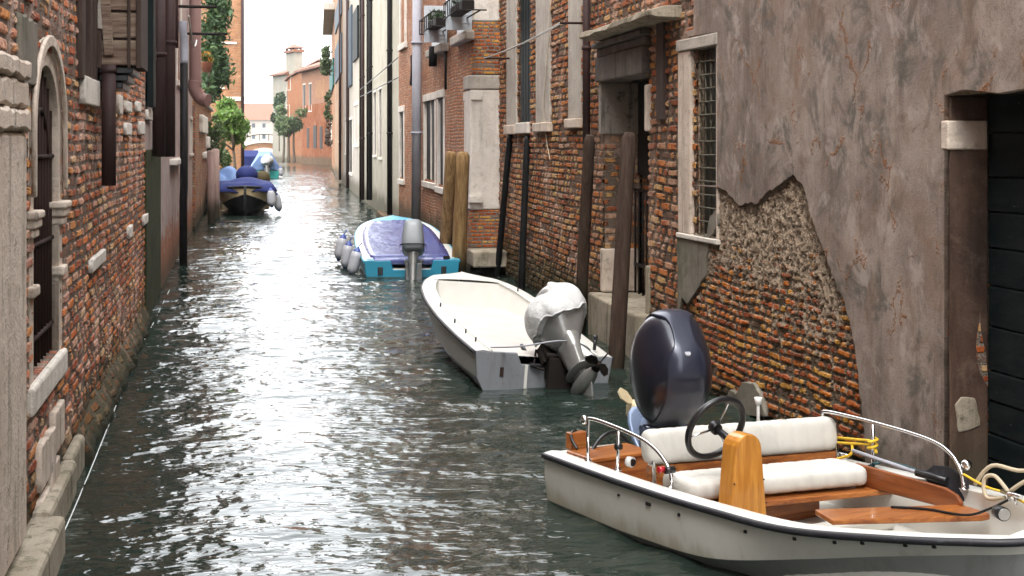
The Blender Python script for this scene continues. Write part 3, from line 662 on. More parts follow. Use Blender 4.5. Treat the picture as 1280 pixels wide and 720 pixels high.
# ================================================================== RIGHT: pale stucco houses further along
HC=Frame((4.66,43.9),(5.42,70),'cream_stucco_house','tall cream stucco house with black downpipes and slit windows past the brick house')
W3=[(467.5,470.5,116,193),(474,477.5,112,196)]; ops=windows(HC,W3); opb=HC.rect(443.5,448,132,178); ops2=HC.rect(452,456,-20,40)
wall(HC,'wall','stucco_cream',0,HC.L,-.6,14,ops+[opb],None,depth=.3)
for r in ops: win_parts(HC,r,fw=.1,frame='stone_pale',out=.02)
win_parts(HC,opb,fw=.2,frame='stone_pale',mull=1,pane='glass_old')
for px,r in ((487,.085),(463,.075),(459.5,.05),(453.5,.075),(450.5,.05)): pipe(HC,px,-80,270 if px>480 else 250,r,'pipe_black' if px!=453.5 else 'pipe_brown',.10,collars=2.6,top=13.8)
for y in (72,97): 
    a=HC.pix(500,y,.1); b=HC.pix(452,y+40 if y==72 else y+24,.1); MB().tube([(a[0],.16,a[1]),(b[0],.16,b[1])],.018,6).build('cable','cable_grey',HC.root)
a=HC.rect(443,449,12,75,.0); MB().box(a[0],a[1],.01,.1,a[2],a[3]).build('shutter','shutter_green',HC.root,bevel=.02)
MB().box(.1,5.5,-.02,.35,-.5,.28).build('rubble_plinth','brick_peel',HC.root,bevel=.05)
HD=Frame((5.42,70),(6.05,90),'grey_white_house','narrow grey white house with slate shutters beyond the cream stucco house')
opd=[HD.rect(437,440.5,150,215),HD.rect(432,434,150,190)]
wall(HD,'wall','stucco_white',0,HD.L,-.6,14,opd,None)
for r in opd: win_parts(HD,r,fw=.15,frame='stone_pale')
pipe(HD,434.5,-80,236,.09,'pipe_brown',.12,top=13.8)
for y0,y1,x0,x1 in ((55,108,437,441),(10,55,437,441)):
    a=HD.rect(x0,x1,y0,y1); MB().box(a[0],a[1],.01,.1,a[2],a[3]).build('shutter','shutter_blue',HD.root,bevel=.02)
HE=Frame((6.05,90),(7.0,114),'pink_house','tall dusty pink house with slate shutters and a dark pipe far along the right')
ope=[HE.rect(424,427,130,175)]
wall(HE,'wall','stucco_tan',0,HE.L,-.6,15,ope,None); win_parts(HE,ope[0],fw=.15,frame='stone_pale')
for y0,y1 in ((52,98),(2,30)):
    a=HE.rect(420,428,y0,y1); MB().box(a[0],a[1],.01,.1,a[2],a[3]).build('shutter','shutter_blue',HE.root,bevel=.02)
pipe(HE,425,-60,225,.09,'pipe_brown',.12,top=14.8)
HF=Frame((7.0,114),(8.4,142),'ivy_house','tan and brick house hung with ivy, teal shutters and a ledge of plants')
opf=[HF.rect(411,414,150,180)]
wall(HF,'wall','brick_far',0,HF.L,-.6,16,opf,None); win_parts(HF,opf[0],fw=.2,frame='stone_pale')
a=HF.rect(413.5,418,84,115); MB().box(a[0],a[1],.01,.15,a[2],a[3]).build('shutter','shutter_teal',HF.root,bevel=.02)
MB().box(.3,HF.L-.3,-.02,.9,HF.z(412,66),HF.z(412,60)).build('balcony','stone_grey',HF.root,bevel=.05)
def vine(px,y0,y1,fr,out,wid,mat,label,n,sz,seed,nm='climbing_plant'):
    s,z0=fr.pix(px,y0,out); _,z1=fr.pix(px,y1,out); zm=(z0+z1)/2
    t=thing(nm,label,'plant',fr.w(s,out,z1)); L=z0-z1; bl=[]
    rr=random.Random(seed); k=max(3,int(L/(wid*1.1)))
    for i in range(k):
        q=(i+.5)/k; bl.append((rr.uniform(-.25,.25)*wid,rr.uniform(-.2,.2)*wid,q*L,wid*rr.uniform(.5,1),wid*.5,L/k*.8))
    leaves('foliage',bl,n,sz,mat,t,seed); MB().tube([(0,0,0),(.05*wid,0,L*.5),(-.05*wid,0,L*.95)],[.07,.05,.02],6).build('stem','bark',t); return t
vine(408,60,92,HF,.7,.5,'leaf_olive','dark bush spilling over the ledge of the ivy covered house',420,.2,61,'bush')
vine(410,114,150,HF,.5,.35,'leaf_olive','dark ivy clump hanging below the ledge of the far tan house',320,.18,62)
vine(411,150,182,HF,.6,.3,'bark','withered brown creeper trailing down the far tan house',120,.14,63)
# ================================================================== the houses where the canal bends
HR=Frame((10.0,160),(6.95,181),'rust_house','rust and salmon coloured house with dark shutters at the canal bend')
zr=HR.z(395,130)
wall(HR,'wall','stucco_rust',0,HR.L,-.6,zr,(),None,body=6)
opr=[HR.rect(379,382,106,136),HR.rect(386.5,389.5,105,138)]
wall(HR,'upper_wall','stucco_salmon',0.0,HR.L,zr,HR.z(390,88),opr,None,body=6,out=.03)
for r in opr: win_parts(HR,r,fw=.15,frame='stone_pale',pane='shutter_green')
for q in ((392,396,157,185),(400,403,158,186),(407,409.5,160,180),(384,386.5,160,185)):
    r=HR.rect(*q); MB().box(r[0],r[1],-.1,.05,r[2],r[3]).build('window','pane_dark',HR.root)
a=HR.rect(395,407,100,122); MB().box(a[0],a[1],-.1,.06,a[2],a[3]).build('brick_panel','brick_far',HR.root)
MB().prism([(-6.3,0),(.9,0),(.9,.25),(-3,1.7),(-6.3,.3)],-.4,HR.L+.6,'yz').build('roof','roof',HR.root,loc=(0,0,HR.z(390,88)+.003))
HG=Frame((9.5,186),(5.6,196),'gabled_house','orange gabled house rising behind the rust coloured house')
wall(HG,'wall','stucco_orange',0,HG.L,-.6,11.0,(),None,body=9)
g_=[(0,11.003),(HG.L,11.003),(HG.L,HG.z(368,100)),(HG.L*.92,HG.z(371,97)),(0,HG.z(408,76))]
MB().prism(g_,-8.9,0,'xz').build('gable_wall','stucco_orange',HG.root)
MB().prism([(HG.L+.4,HG.z(368,101)),(HG.L*.92,HG.z(371,96)),(0,HG.z(408,75)),(0,HG.z(408,73)),(HG.L*.92,HG.z(371,94)),(HG.L+.4,HG.z(368,99))],-9,.3,'xz').build('roof','roof',HG.root,loc=(0,0,.01))
HH=Frame((5.55,196.5),(3.75,203),'cream_chimney_house','narrow cream house with a tall capped chimney at the end of the canal')
oph=[HH.rect(359,363,97,112),HH.rect(358.5,362,132,146)]
wall(HH,'wall','stucco_chim',0,HH.L,-.6,HH.z(360,93),oph,None,body=5)
for r in oph: win_parts(HH,r,fw=.1,frame='stone_pale',pane='glass')
MB().prism([(-5.3,0),(.5,0),(.5,.2),(-2.4,1.2)],-.3,HH.L+.3,'yz').build('roof','roof',HH.root,loc=(0,0,HH.z(360,93)+.003))
c=MB(); s0,s1=HH.s(366.5),HH.s(355.5); zc0=HH.z(361,93); zc1=HH.z(361,66); c.box(s0,s1,-1.3,-.2,zc0,zc1)
ch=c.build('chimney','stucco_chim',HH.root)
m_=MB(); m_.box(s0-.25,s1+.25,-1.55,.05,zc1+.002,zc1+.35); cm_=(s0+s1)/2
m_.loft([[(s0-.3,-1.6,zc1+.6),(s1+.3,-1.6,zc1+.6),(s1+.3,.1,zc1+.6),(s0-.3,.1,zc1+.6)],[(cm_-.2,-.9,zc1+1.15),(cm_+.2,-.9,zc1+1.15),(cm_+.2,-.6,zc1+1.15),(cm_-.2,-.6,zc1+1.15)]],closed=True,cap=True,sm=False)
for s in (s0,cm_,s1): m_.box(s-.12,s+.12,-1.2,-.9,zc1+.34,zc1+.61); m_.box(s-.12,s+.12,-.5,-.2,zc1+.34,zc1+.61)
m_.build('chimney_cap','roof',ch)
def tree(nm,label,px,py,Y,rx,rz,mat,n,sz,seed,base,cat='tree',group=None,lean=0,trunks=1):
    t_=Y*CP; x=(px-640)/F; X=Y*(x*CP+SP)/(CP-x*SP); t=X*SP+Y*CP; zc=H-(py-VY)/F*t
    T=thing(nm,label,cat,(X+lean,Y,base),0,group); rr=random.Random(seed); bl=[]
    for i in range(11):
        q=rr.uniform(0,6.28); k=rr.uniform(.15,.8); bl.append((math.cos(q)*rx*k-lean,math.sin(q)*rx*k,zc-base+rr.uniform(-.7,.7)*rz,rx*rr.uniform(.28,.5),rx*rr.uniform(.28,.5),rz*rr.uniform(.25,.45)))
    leaves('crown',bl,n,sz,mat,T,seed)
    tm=MB()
    for k in range(trunks):
        ox=(k-(trunks-1)/2)*rx*.35
        tm.tube(curve_pts([(ox,0,0),(ox*.8-lean*.3,.05,(zc-base)*.45),(-lean*.8+ox,0,zc-base)],4),[rx*.09*(1-.6*i/8) for i in range(9)],7)
    for i in range(5):
        b=bl[i]; tm.tube([(-lean*.4,0,(zc-base)*.55),((b[0]-lean*.4)*.5,b[1]*.5,(b[2]+(zc-base)*.55)*.5),b[:3]],[rx*.05,rx*.035,.01],5)
    tm.build('trunk','bark',T); return T
tree('olive_tree','grey green bushy tree on tall posts in front of the rust coloured house',361,146,166,1.9,2.0,'leaf_olive',1500,.3,71,.3,trunks=3)
tree('shrub','dark shrub against the cream chimney house',349,135,190,1.0,2.2,'leaf_dark',500,.35,72,1.5,'shrub')
# far bank
fb=MB().box(-60,60,395,430,-1,1.2).build('far_quay','stone_grey'); tag(fb,kind='structure')
W_=Frame((10.5,410),(-.5,410),'far_white_house','distant white house with red tiled roof closing the end of the canal')
W_.root.location.z=0
opw=[]
for x in (317,330,344):
    for y in (157,171): opw.append(W_.rect(x-2,x+2,y-2.6,y+2.6))
wall(W_,'wall','stucco_far',0,W_.L,1.2,W_.z(328,150),opw,None,body=8)
for r in opw: MB().box(r[0],r[1],-.25,-.2,r[2],r[3]).build('window','shutter_blue',W_.root)
zz=W_.z(328,150); MB().loft([[(-.6,.6,zz+.01),(W_.L+.6,.6,zz+.01),(W_.L+.6,-8.6,zz+.01),(-.6,-8.6,zz+.01)],[(2.6,-3.6,zz+3.6),(W_.L-3.0,-3.6,zz+3.6),(W_.L-3.0,-4.4,zz+3.6),(2.6,-4.4,zz+3.6)]],closed=True,cap=True,sm=False).build('roof','roof',W_.root)
W2_=Frame((20,440),(-8,440),'far_tiled_house','distant pale building with long tiled roof behind the white house')
wall(W2_,'wall','stucco_far',0,W2_.L,1.2,W2_.z(328,147),(),None,body=8)
zz=W2_.z(328,147); MB().prism([(.6,zz+.01),(-8.6,zz+.01),(-4,zz+4.4)],-.5,W2_.L+.5,'yz').build('roof','roof',W2_.root)
# small arched bridge
br=thing('arched_bridge','small low brick footbridge arching over the far end of the canal','bridge',(2.6,206,0))
up=[(x,1.55+1.35*(1-(x/4.6)**2)) for x in np.linspace(-4.6,4.6,15)]; dn=[(x,.15+1.75*(1-(x/3.6)**2)) for x in np.linspace(3.6,-3.6,13)]
MB().prism([(-4.6,-.5)]+[(a,b-.3) for a,b in up]+[(4.6,-.5),(3.6,-.5)]+dn+[(-3.6,-.5)],-1.2,1.2,'xz').build('arch','brick_far',br)
MB().prism([(a,b-.3) for a,b in up]+[(a,b) for a,b in up[::-1]],-1.35,1.35,'xz').build('deck','stone_pale',br)
rl=MB()
for y in (-1.25,1.25):
    rl.tube([(a,y,b+.9) for a,b in up],.05,6)
    for a,b in up[::2]: rl.tube([(a,y,b),(a,y,b+.9)],.03,5)
rl.build('railing','iron',br)
# ================================================================== LEFT: old brick house with the arched window
LB=Frame((-1.47,21.6),(-1.33,6.4),'arched_window_house','old red brick house with barred arched window, wooden oriel and stone corner pier')
Sy=lambda Y:(21.6-Y)/math.cos(math.atan2(.14,15.2))
ac=(LB.s(72)+LB.s(40))/2; ar=abs(LB.s(72)-LB.s(40))/2; zsill=1.12; zsp=2.72; RK=.46/ar
boards=(LB.s(117),LB.s(95),LB.z(106,100),5.6)
# the arched opening: a rectangle below the springing plus the frame slab that closes its corners
aop=(ac-ar-.07,ac+ar+.07,zsill-.05,zsp+ar*RK+.10)
wall(LB,'wall','brick_left',0,LB.L,-.6,12.0,[aop,boards],.021,depth=.42)
wall(LB,'wall','brick_left',LB.L+.52,LB.L+26,-.6,12.0,(),None,out=.05)  # out-of-view run past the camera, added to hold back skylight from behind
def arch(r,ztop_extra,zb,n=18,cx=ac):
    return [(cx-r,zb),(cx-r,zsp)]+[(cx-r*math.cos(math.pi*i/n),zsp+(ar*RK+r-ar)*math.sin(math.pi*i/n)) for i in range(1,n)]+[(cx+r,zsp),(cx+r,zb)]
sp_=[(ac-ar-.09,zsill-.03),(ac-ar-.09,zsp+ar*RK+.12),(ac+ar+.09,zsp+ar*RK+.12),(ac+ar+.09,zsill-.03)]
sheet('arch_spandrel',[sp_,arch(ar+.05,0,zsill-.03+.02)],.06,'brick_left',LB.root,out=-.055)
sheet('arch_frame',[arch(ar+.20,0,zsill-.02)+arch(ar,0,zsill-.02)[::-1]],.20,'stone',LB.root,out=-.19,bev=.006)
sheet('arch_moulding',[arch(ar+.215,0,2.30)+arch(ar+.13,0,2.30)[::-1]],.03,'stone',LB.root,out=.022,bev=.012)
for sg in (-1,1):
    m=MB(); c=ac+sg*(ar+.10)
    for k,(w_,h) in enumerate(((.17,.06),(.14,.07),(.115,.06))): m.box(c-w_,c+w_,-.15,.045+.03*(2-k)/2,2.16-.06*k-.001*k,2.16-.06*k+h-.008)
    m.build('arch_impost','stone',LB.root,bevel=.015)
    m=MB(); m.box(c-.13,c+.13,-.15,.05,1.66,1.73); m.build('jamb_band','stone',LB.root,bevel=.015)
pn=MB().box(ac-ar-.06,ac+ar+.06,-.415,-.085,zsill-.04,zsp+ar*RK+.09).build('window_pane','interior',LB.root)  # solid near-black block standing in for the unlit room behind the bars
g_=MB()
for i in range(9):
    s=ac-ar+.05+i*(2*ar-.1)/8; zt_=zsp+RK*math.sqrt(max(0,ar*ar-(s-ac)**2)); g_.tube([(s,-.05,zsill),(s,-.05,zt_-.01)],.016,6)
for z in (1.32,1.95,2.55): g_.tube([(ac-ar,-.04,z),(ac+ar,-.04,z)],.018,6)
g_.tube([(ac-.4*math.cos(math.pi*i/12),-.04,2.55+.33*math.sin(math.pi*i/12)) for i in range(13)],.016,6)
g_.build('window_grille','rusty',LB.root)
MB().box(ac-ar-.22,ac+ar+.25,-.14,.05,zsill-.21,zsill-.022).build('window_sill','stone_pale',LB.root,bevel=.025)
rl_=random.Random(11)
def slab(px0,px1,y0,y1,name='stone_block',mat='stone',th=.05,am=.01,fr=LB,par=None):
    a=fr.rect(px0,px1,y0,y1); P=jag([(a[0],a[2]),(a[1],a[2]),(a[1],a[3]),(a[0],a[3])],am,.08,rl_)
    return sheet(name,[P],th,mat,par or fr.root,out=.002,bev=.012)
for q in ((42,61,545,600),(60,72,508,560),(42,54,618,665),(56,66,578,640),(68,78,600,630)): slab(*q)
for q in ((98,117,98,132),): slab(*q,name='plaque',mat='stone_pale',am=.002,th=.06)
for q in ((109,126,318,334),(131,134,146,178),(144,148,119,143),(153,160,127,140),(167,172,127,140),(153,160,154,169),(171,177,152,168),(181,187,138,150),(157,161,282,297),(176,181,268,280)): slab(*q,mat='stone_pale',am=.005)
# corner pier at the near end
pe=LB.s(34,.075); 
m=MB().box(pe,LB.L+.5,-.4,.075,.30,LB.z(18,166)); m.build('corner_pier','stone',LB.root,bevel=.03)
zq=LB.z(18,166)
for k,(h,y) in enumerate(((.13,.085),(.16,.075),(.12,.09))):
    P=jag([(pe+.02*k,zq+.006),(LB.L+.5,zq+.006),(LB.L+.5,zq+h),(pe+.03*(k%2),zq+h)],.012,.09,rl_); sheet('pier_stone',[P],.1,'stone',LB.root,out=y-.085,bev=.02); zq+=h+.006
slab(18,39,22,108,name='render_patch',mat='plaster_moss',th=.04,am=.02)
# base kerb
s=LB.s(34)-1.0; e=LB.L+.4; k=0
for a,b,y in ((Sy(12.1),Sy(11.2),.09),(Sy(11.19),Sy(10.1),.12),(Sy(10.09),Sy(9.55),.13),(Sy(9.54),LB.L+.5,.22)):
    MB().box(a,b,.0,y,-.6,.27+(.03 if y>.3 else 0)+R.uniform(-.02,.02)).build('base_kerb','stone_wet',LB.root,bevel=.035)
rows=[]
for i in range(60):
    s=Sy(21.5)+(Sy(12.12)-Sy(21.5))*i/59; j=R.uniform(-.025,.025); rows.append([(s,0,-.6),(s,.13+j,-.6),(s,.125+j,.05),(s,.09+j,.14+j),(s,.0,.30+j)])
MB().loft(rows,closed=True,cap=True,sm=False).build('brick_footing','brick_left',LB.root)
# dark boards beside the oriel
m=MB(); 
for a,b,y in ((boards[0]+.02,boards[0]+.3,.04),(boards[0]+.36,boards[0]+.62,-.05),(boards[0]+.7,boards[0]+.82,.06),(boards[1]-.3,boards[1]-.02,.05)): m.box(a,b,-.1,y,boards[2]-.02,5.55)
m.build('window_board','frame_wood',LB.root,bevel=.01)
# wooden oriel
so=LB.s(119); zo=LB.z(150,103)+.03
og=MB(); 
for i in range(8):
    z=zo+i*.26; og.box(so-.035,so,.01,.42,z+.012,z+.248+R.uniform(-.004,.0))
ori=og.build('wooden_oriel','plank_old',LB.root,bevel=.008)
om=MB().box(so-1.2,so-.036,.0,.415,zo+.006,5.2); om.build('oriel_side','frame_wood',ori)
for s,y,w in ((so+.012,.40,.05),(so+.012,.31,.03),(so+.014,.04,.04)): MB().box(s-.012,s+.014,y-w/2,y+w/2,zo-.02,5.2).build('oriel_batten','frame_wood',ori,bevel=.006)
T_=Matrix.Translation((so+.03,.13,zo+.1))@Matrix.Rotation(rad(4),4,'X'); MB().box(-.015,.015,-.045,.045,0,.75,T=T_).build('loose_board','plank_old',ori,bevel=.008)
T_=Matrix.Translation((so+.03,.04,zo+.35))@Matrix.Rotation(rad(-9),4,'X'); MB().box(-.012,.012,-.05,.05,0,.55,T=T_).build('loose_board','stone_grey',ori,bevel=.006)
um=MB()
for i in range(3): um.box(so-1.15,so-.08-.05*i,.02,.34-.05*i,zo-.07*(i+1)+.004,zo-.07*i-.002)
um.build('oriel_underside','black',ori,bevel=.01)
def lpipe(px,y0,y1,r,mat,out,name='downpipe',px1=None,collars=0): return pipe(LB,px,y0,y1,r,mat,out,name=name,px1=px1,collars=collars)
a=LB.pix(136,100,.14); b=LB.pix(136,232,.14)
fl=MB().tube([(a[0],.14,zo+.0),(a[0],.14,b[1]),(a[0],.14,b[1])],[.066,.066,.05],14); fl.tube([(a[0],.14,zo-.07),(a[0],.14,zo-.03)],.075,14); fl.build('flue_pipe','pipe_brown',LB.root)
a=LB.rect(179,189,-60,134,.0); MB().box(a[0]+.9,a[1]-.5,.02,.12,a[2],5.6).build('shutter','shutter_green',LB.root,bevel=.01)
lpipe(198.5,-60,196,.10,'pipe_brown',.14,collars=1.2); lpipe(189,-60,75,.02,'rope_beige',.1,name='cable',px1=194)
mo_=LB.rect(193,199,186,352); MB().box(max(.02,mo_[0]),mo_[0]+.22,.0,.04,-.5,mo_[3]).build('mossy_strip','moss',LB.root,bevel=.01)
fo=MB().tube(curve_pts([(*at(px,py,0),.012) for px,py in ((64,712),(78,672),(97,628),(131,545),(166,455),(190,408),(212,363))],8),.005,5)  # bright reflection at the water's edge, modelled as a thin white tube
tag(fo.build('edge_reflection','white_plastic'),kind='stuff')
# ================================================================== LEFT: pinkish stucco house
LC=Frame((-1.58,44),(-1.475,21.62),'pink_stucco_house','pinkish grey stucco house with peeling base and a row of downpipes on the left bank')
wl=LC.rect(221,226,-20,100); w3=LC.rect(237,239.5,150,190)
wall(LC,'wall','stucco_pink',0,LC.L,-.6,11.5,[wl,w3],None,depth=.3)
win_parts(LC,wl,fw=.15,frame='stone_pale',pane='brick_left',depth=.12); win_parts(LC,w3,fw=.1,frame='stone_pale')
a=LC.rect(212,223,198,212); MB().box(a[0],a[1],-.05,.16,a[3]-.12,a[3]).build('window_sill','stone_pale',LC.root,bevel=.02)
def cpipe(px,y0,y1,r,mat,out,**k): return pipe(LC,px,y0,y1,r,mat,out,**k)
cpipe(212,-90,196,.10,'pipe_brown',.17,collars=1.4)
cpipe(220,-90,60,.05,'pipe_brown',.1)
s,z=LC.pix(230,50,.22); s2,z2=LC.pix(232,352,.22)
MB().tube(curve_pts([(s,.22,z-.5),(s,.22,z-.12),(s+.1,.20,z+.2),(s+.12,.2,z+.4)],4),.085,10).build('pipe_elbow','pipe_grey',LC.root)
MB().tube([(s,.22,z-.5),(s,.22,1.7),(s-.15,.2,1.4),(s-.15,.2,-.3)],.085,10).build('downpipe','pipe_black',LC.root)
s,z=LC.pix(244,105,.2); MB().tube([(s,.2,11.4),(s,.2,z),(s,.22,z-.1)],.16,12).build('downpipe','pipe_pink',LC.root)
MB().tube(curve_pts([(s,.2,z+.1),(s,.2,z-.15),(s,.36,z-.4),(s+.1,.55,z-.45)],4),.18,10).build('pipe_elbow','pipe_pink',LC.root)
for px,py,L,nm in ((222,8,.9,'a'),(232,42,1.1,'b')):
    s,z=LC.pix(px,py,.1); MB().tube([(s,-.1,z),(s,L,z)],.035,6).build('bracket','iron',LC.root)
s,z=LC.pix(236,20,.7); lw_=MB().tube(stringer(LC.w(s,.7,z),LC.w(s-9,.55,z+.3),.25,8),.015,5)
tag(lw_.build('clothesline','rope_white'),'white clothesline sagging from the iron bracket on the left pink stucco house','clothesline')
# ================================================================== LEFT: garden terrace with plants
LD=Frame((-1.5,64),(-1.5,44.05),'garden_wall','low orange brick garden wall with stone blocks, holding up a planted terrace','wall')
wall(LD,'wall','brick_peel',0,LD.L,-.6,4.0,(),None,body=3.5)
for q in ((249,256,146,166),(257,264,172,184),(253,262,190,196)): slab(*q,fr=LD,mat='stone_pale',th=.12,am=.03)
MB().box(0,LD.L,-.3,.12,4.0,4.12).build('coping','stone_grey',LD.root,bevel=.03)
def wpt(px,py,Y):
    x=(px-640)/F; X=Y*(x*CP+SP)/(CP-x*SP); t=X*SP+Y*CP; return (X,Y,H-(py-VY)/F*t)
for i,(px,Y,top,r,l) in enumerate(((264.5,47.5,188,.12,'pinkish wooden mooring post nearest the garden wall'),(270.5,50.2,186,.13,'taller pinkish mooring post beside the black boat'))):
    p=wpt(px,top,Y); m=MB().tube([(p[0],p[1],-.9),(p[0]-.03,p[1],p[2]-.04),(p[0]-.03,p[1],p[2])],[r,r,r*.6],9)
    tag(m.build('mooring_post',wood_mat('pink_wood_%d'%i,(.26,.17,.15),(.34,.24,.21),algae=.6)),l,'post','mooring posts')
def pot(px,py,Y,r,label):
    p=wpt(px,py,Y); t=thing('flower_pot',label,'flower pot',p); MB().tube([(0,0,0),(0,0,r*1.5),(0,0,r*1.7)],[r*.65,r,r*1.08],12).build('pot','terracotta',t)
    leaves('foliage',[(0,0,r*2.3,r*1.1,r*1.1,r)],120,.1,'orange_flower',t,int(px)); return t
pot(258,90,47,.19,'terracotta pot of orange flowers set on the garden wall ledge')
MB_=MB().tube([wpt(250,128,47),wpt(262,118,47)],.04,6)
def climber(nm,label,pts,mat,n,sz,seed,base):
    t=thing(nm,label,'plant',base); leaves('foliage',[(p[0]-base[0],p[1]-base[1],p[2]-base[2],r,r,rz) for p,r,rz in pts],n,sz,mat,t,seed)
    MB().tube([(0,0,0)]+[(p[0]-base[0],p[1]-base[1],p[2]-base[2]) for p,r,rz in pts[::-1]],[.08]+[.05]*(len(pts)-1)+[.02],6).build('stem','bark',t)
climber('climbing_plant','tall dark climbing plant hanging over the garden terrace from above the frame',[(wpt(270+R.uniform(-7,7),y+R.uniform(-4,4),56),.25+.4*R.random(),.45) for y in range(-6,122,8)]+[(wpt(261,y,55),.35,.4) for y in (66,88,110)],'leaf_vine',2300,.15,81,wpt(268,120,56))
climber('climbing_plant','thin straggling creeper on the garden wall beside the mooring posts',[(wpt(268+R.uniform(-4,5),y,58),.4,.5) for y in range(160,215,11)],'leaf_olive',500,.12,82,wpt(268,220,58))
bk=MB().box(-8,-1.0,64.1,84,-1,.55); tag(bk.build('quay','stone_wet'),kind='structure')
tree('small_tree','bright green leafy tree overhanging the canal before the orange brick house',286,150,68,1.05,1.15,'leaf_bright',2600,.15,83,.55,lean=.35)
tree('shrub','low green shrub growing on the quay under the bright green tree',281,203,66.5,.5,.75,'leaf_olive',700,.11,84,.55,'shrub')
# ================================================================== LEFT: tall orange brick house facing up the canal
LE=Frame((wpt(305,200,82)[0],82),(-7,82),'orange_brick_house','tall orange brick house with green shutter and white string course behind the leafy tree')
ope=[LE.rect(268,277,72,108),LE.rect(268,278,-30,12)]
wall(LE,'wall','brick_far',0,LE.L,-.6,15,ope,None,depth=.25,body=14)
for r in ope: win_parts(LE,r,fw=.12,frame='stone_pale')
a=LE.rect(277.8,286,71,106); MB().box(a[0],a[1],.01,.08,a[2],a[3]).build('shutter','shutter_green',LE.root,bevel=.01)
a=LE.rect(263,272,2,34); MB().box(a[0],a[1],.01,.3,a[2],a[3]).build('shutter','shutter_green',LE.root,bevel=.01)
MB().box(-.03,1.0,-.1,.08,LE.z(300,126),LE.z(300,121)).build('string_course','stone_pale',LE.root)
MB().box(.4,1.4,.003,.06,LE.z(290,55),LE.z(290,52.5)).build('string_course','stone_pale',LE.root)
MB().tube([(.08,.14,15),(.08,.14,.3)],.09,8).build('downpipe','pipe_brown',LE.root)
# ================================================================== mooring poles on the right
def mpole(fr,p0,p1,o0,o1,r,mat,label,nm='mooring_pole',cat='pole',group=None,ext=.7,cut=.12,n=8):
    a=fr.pix(*p0,o0); b=fr.pix(*p1,o1); A=Vector(fr.w(a[0],o0,a[1])); B=Vector(fr.w(b[0],o1,b[1])); d=(B-A).normalized(); B=B+d*ext
    t=Vector((0,0,0)); L=(A-B).length; dd=(A-B)
    ring=[t]+[dd*q+Vector((R.uniform(-1,1),R.uniform(-1,1),0))*r*.07 for q in (.3,.55,.8)]+[dd*(1-cut*.7/L),dd]
    m=MB().tube(ring,[r*1.05,r*1.03,r,r*.97,r*.95,r*.62],n,sm=True)
    o=m.build(nm,mat,loc=B); return tag(o,label,cat,group)
mpole(BB,(737,169),(727,372),.30,.30,.085,'pole','dark wooden mooring pole in front of the brown downpipe','mooring_pole','pole','dark mooring poles by the doorway')
mpole(BB,(787,166),(769,470),.32,.55,.098,'pole','thick dark mooring pole standing in front of the canopied doorway','mooring_pole','pole','dark mooring poles by the doorway')
mpole(BB,(637.5,168),(621.5,346),.06,.18,.065,'pole_black','thin black pole leaning against the wall, left of the pair below the shutter','mooring_pole','pole','thin black poles under the shutter',n=6)
mpole(BB,(659,170),(652,352),.06,.18,.065,'pole_black','thin black pole leaning against the wall directly under the green shutter','mooring_pole','pole','thin black poles under the shutter',n=6)
mpole(HB,(564,190),(557,300),.3,.35,.13,'pole_warm','greyer wooden mooring post standing left of the stone corner pier','mooring_post','post','pair of wooden posts by the corner pier')
mpole(HB,(579,190),(574,315),.3,.35,.14,'pole_warm','yellowish wooden mooring post nearest the stone corner pier','mooring_post','post','pair of wooden posts by the corner pier')
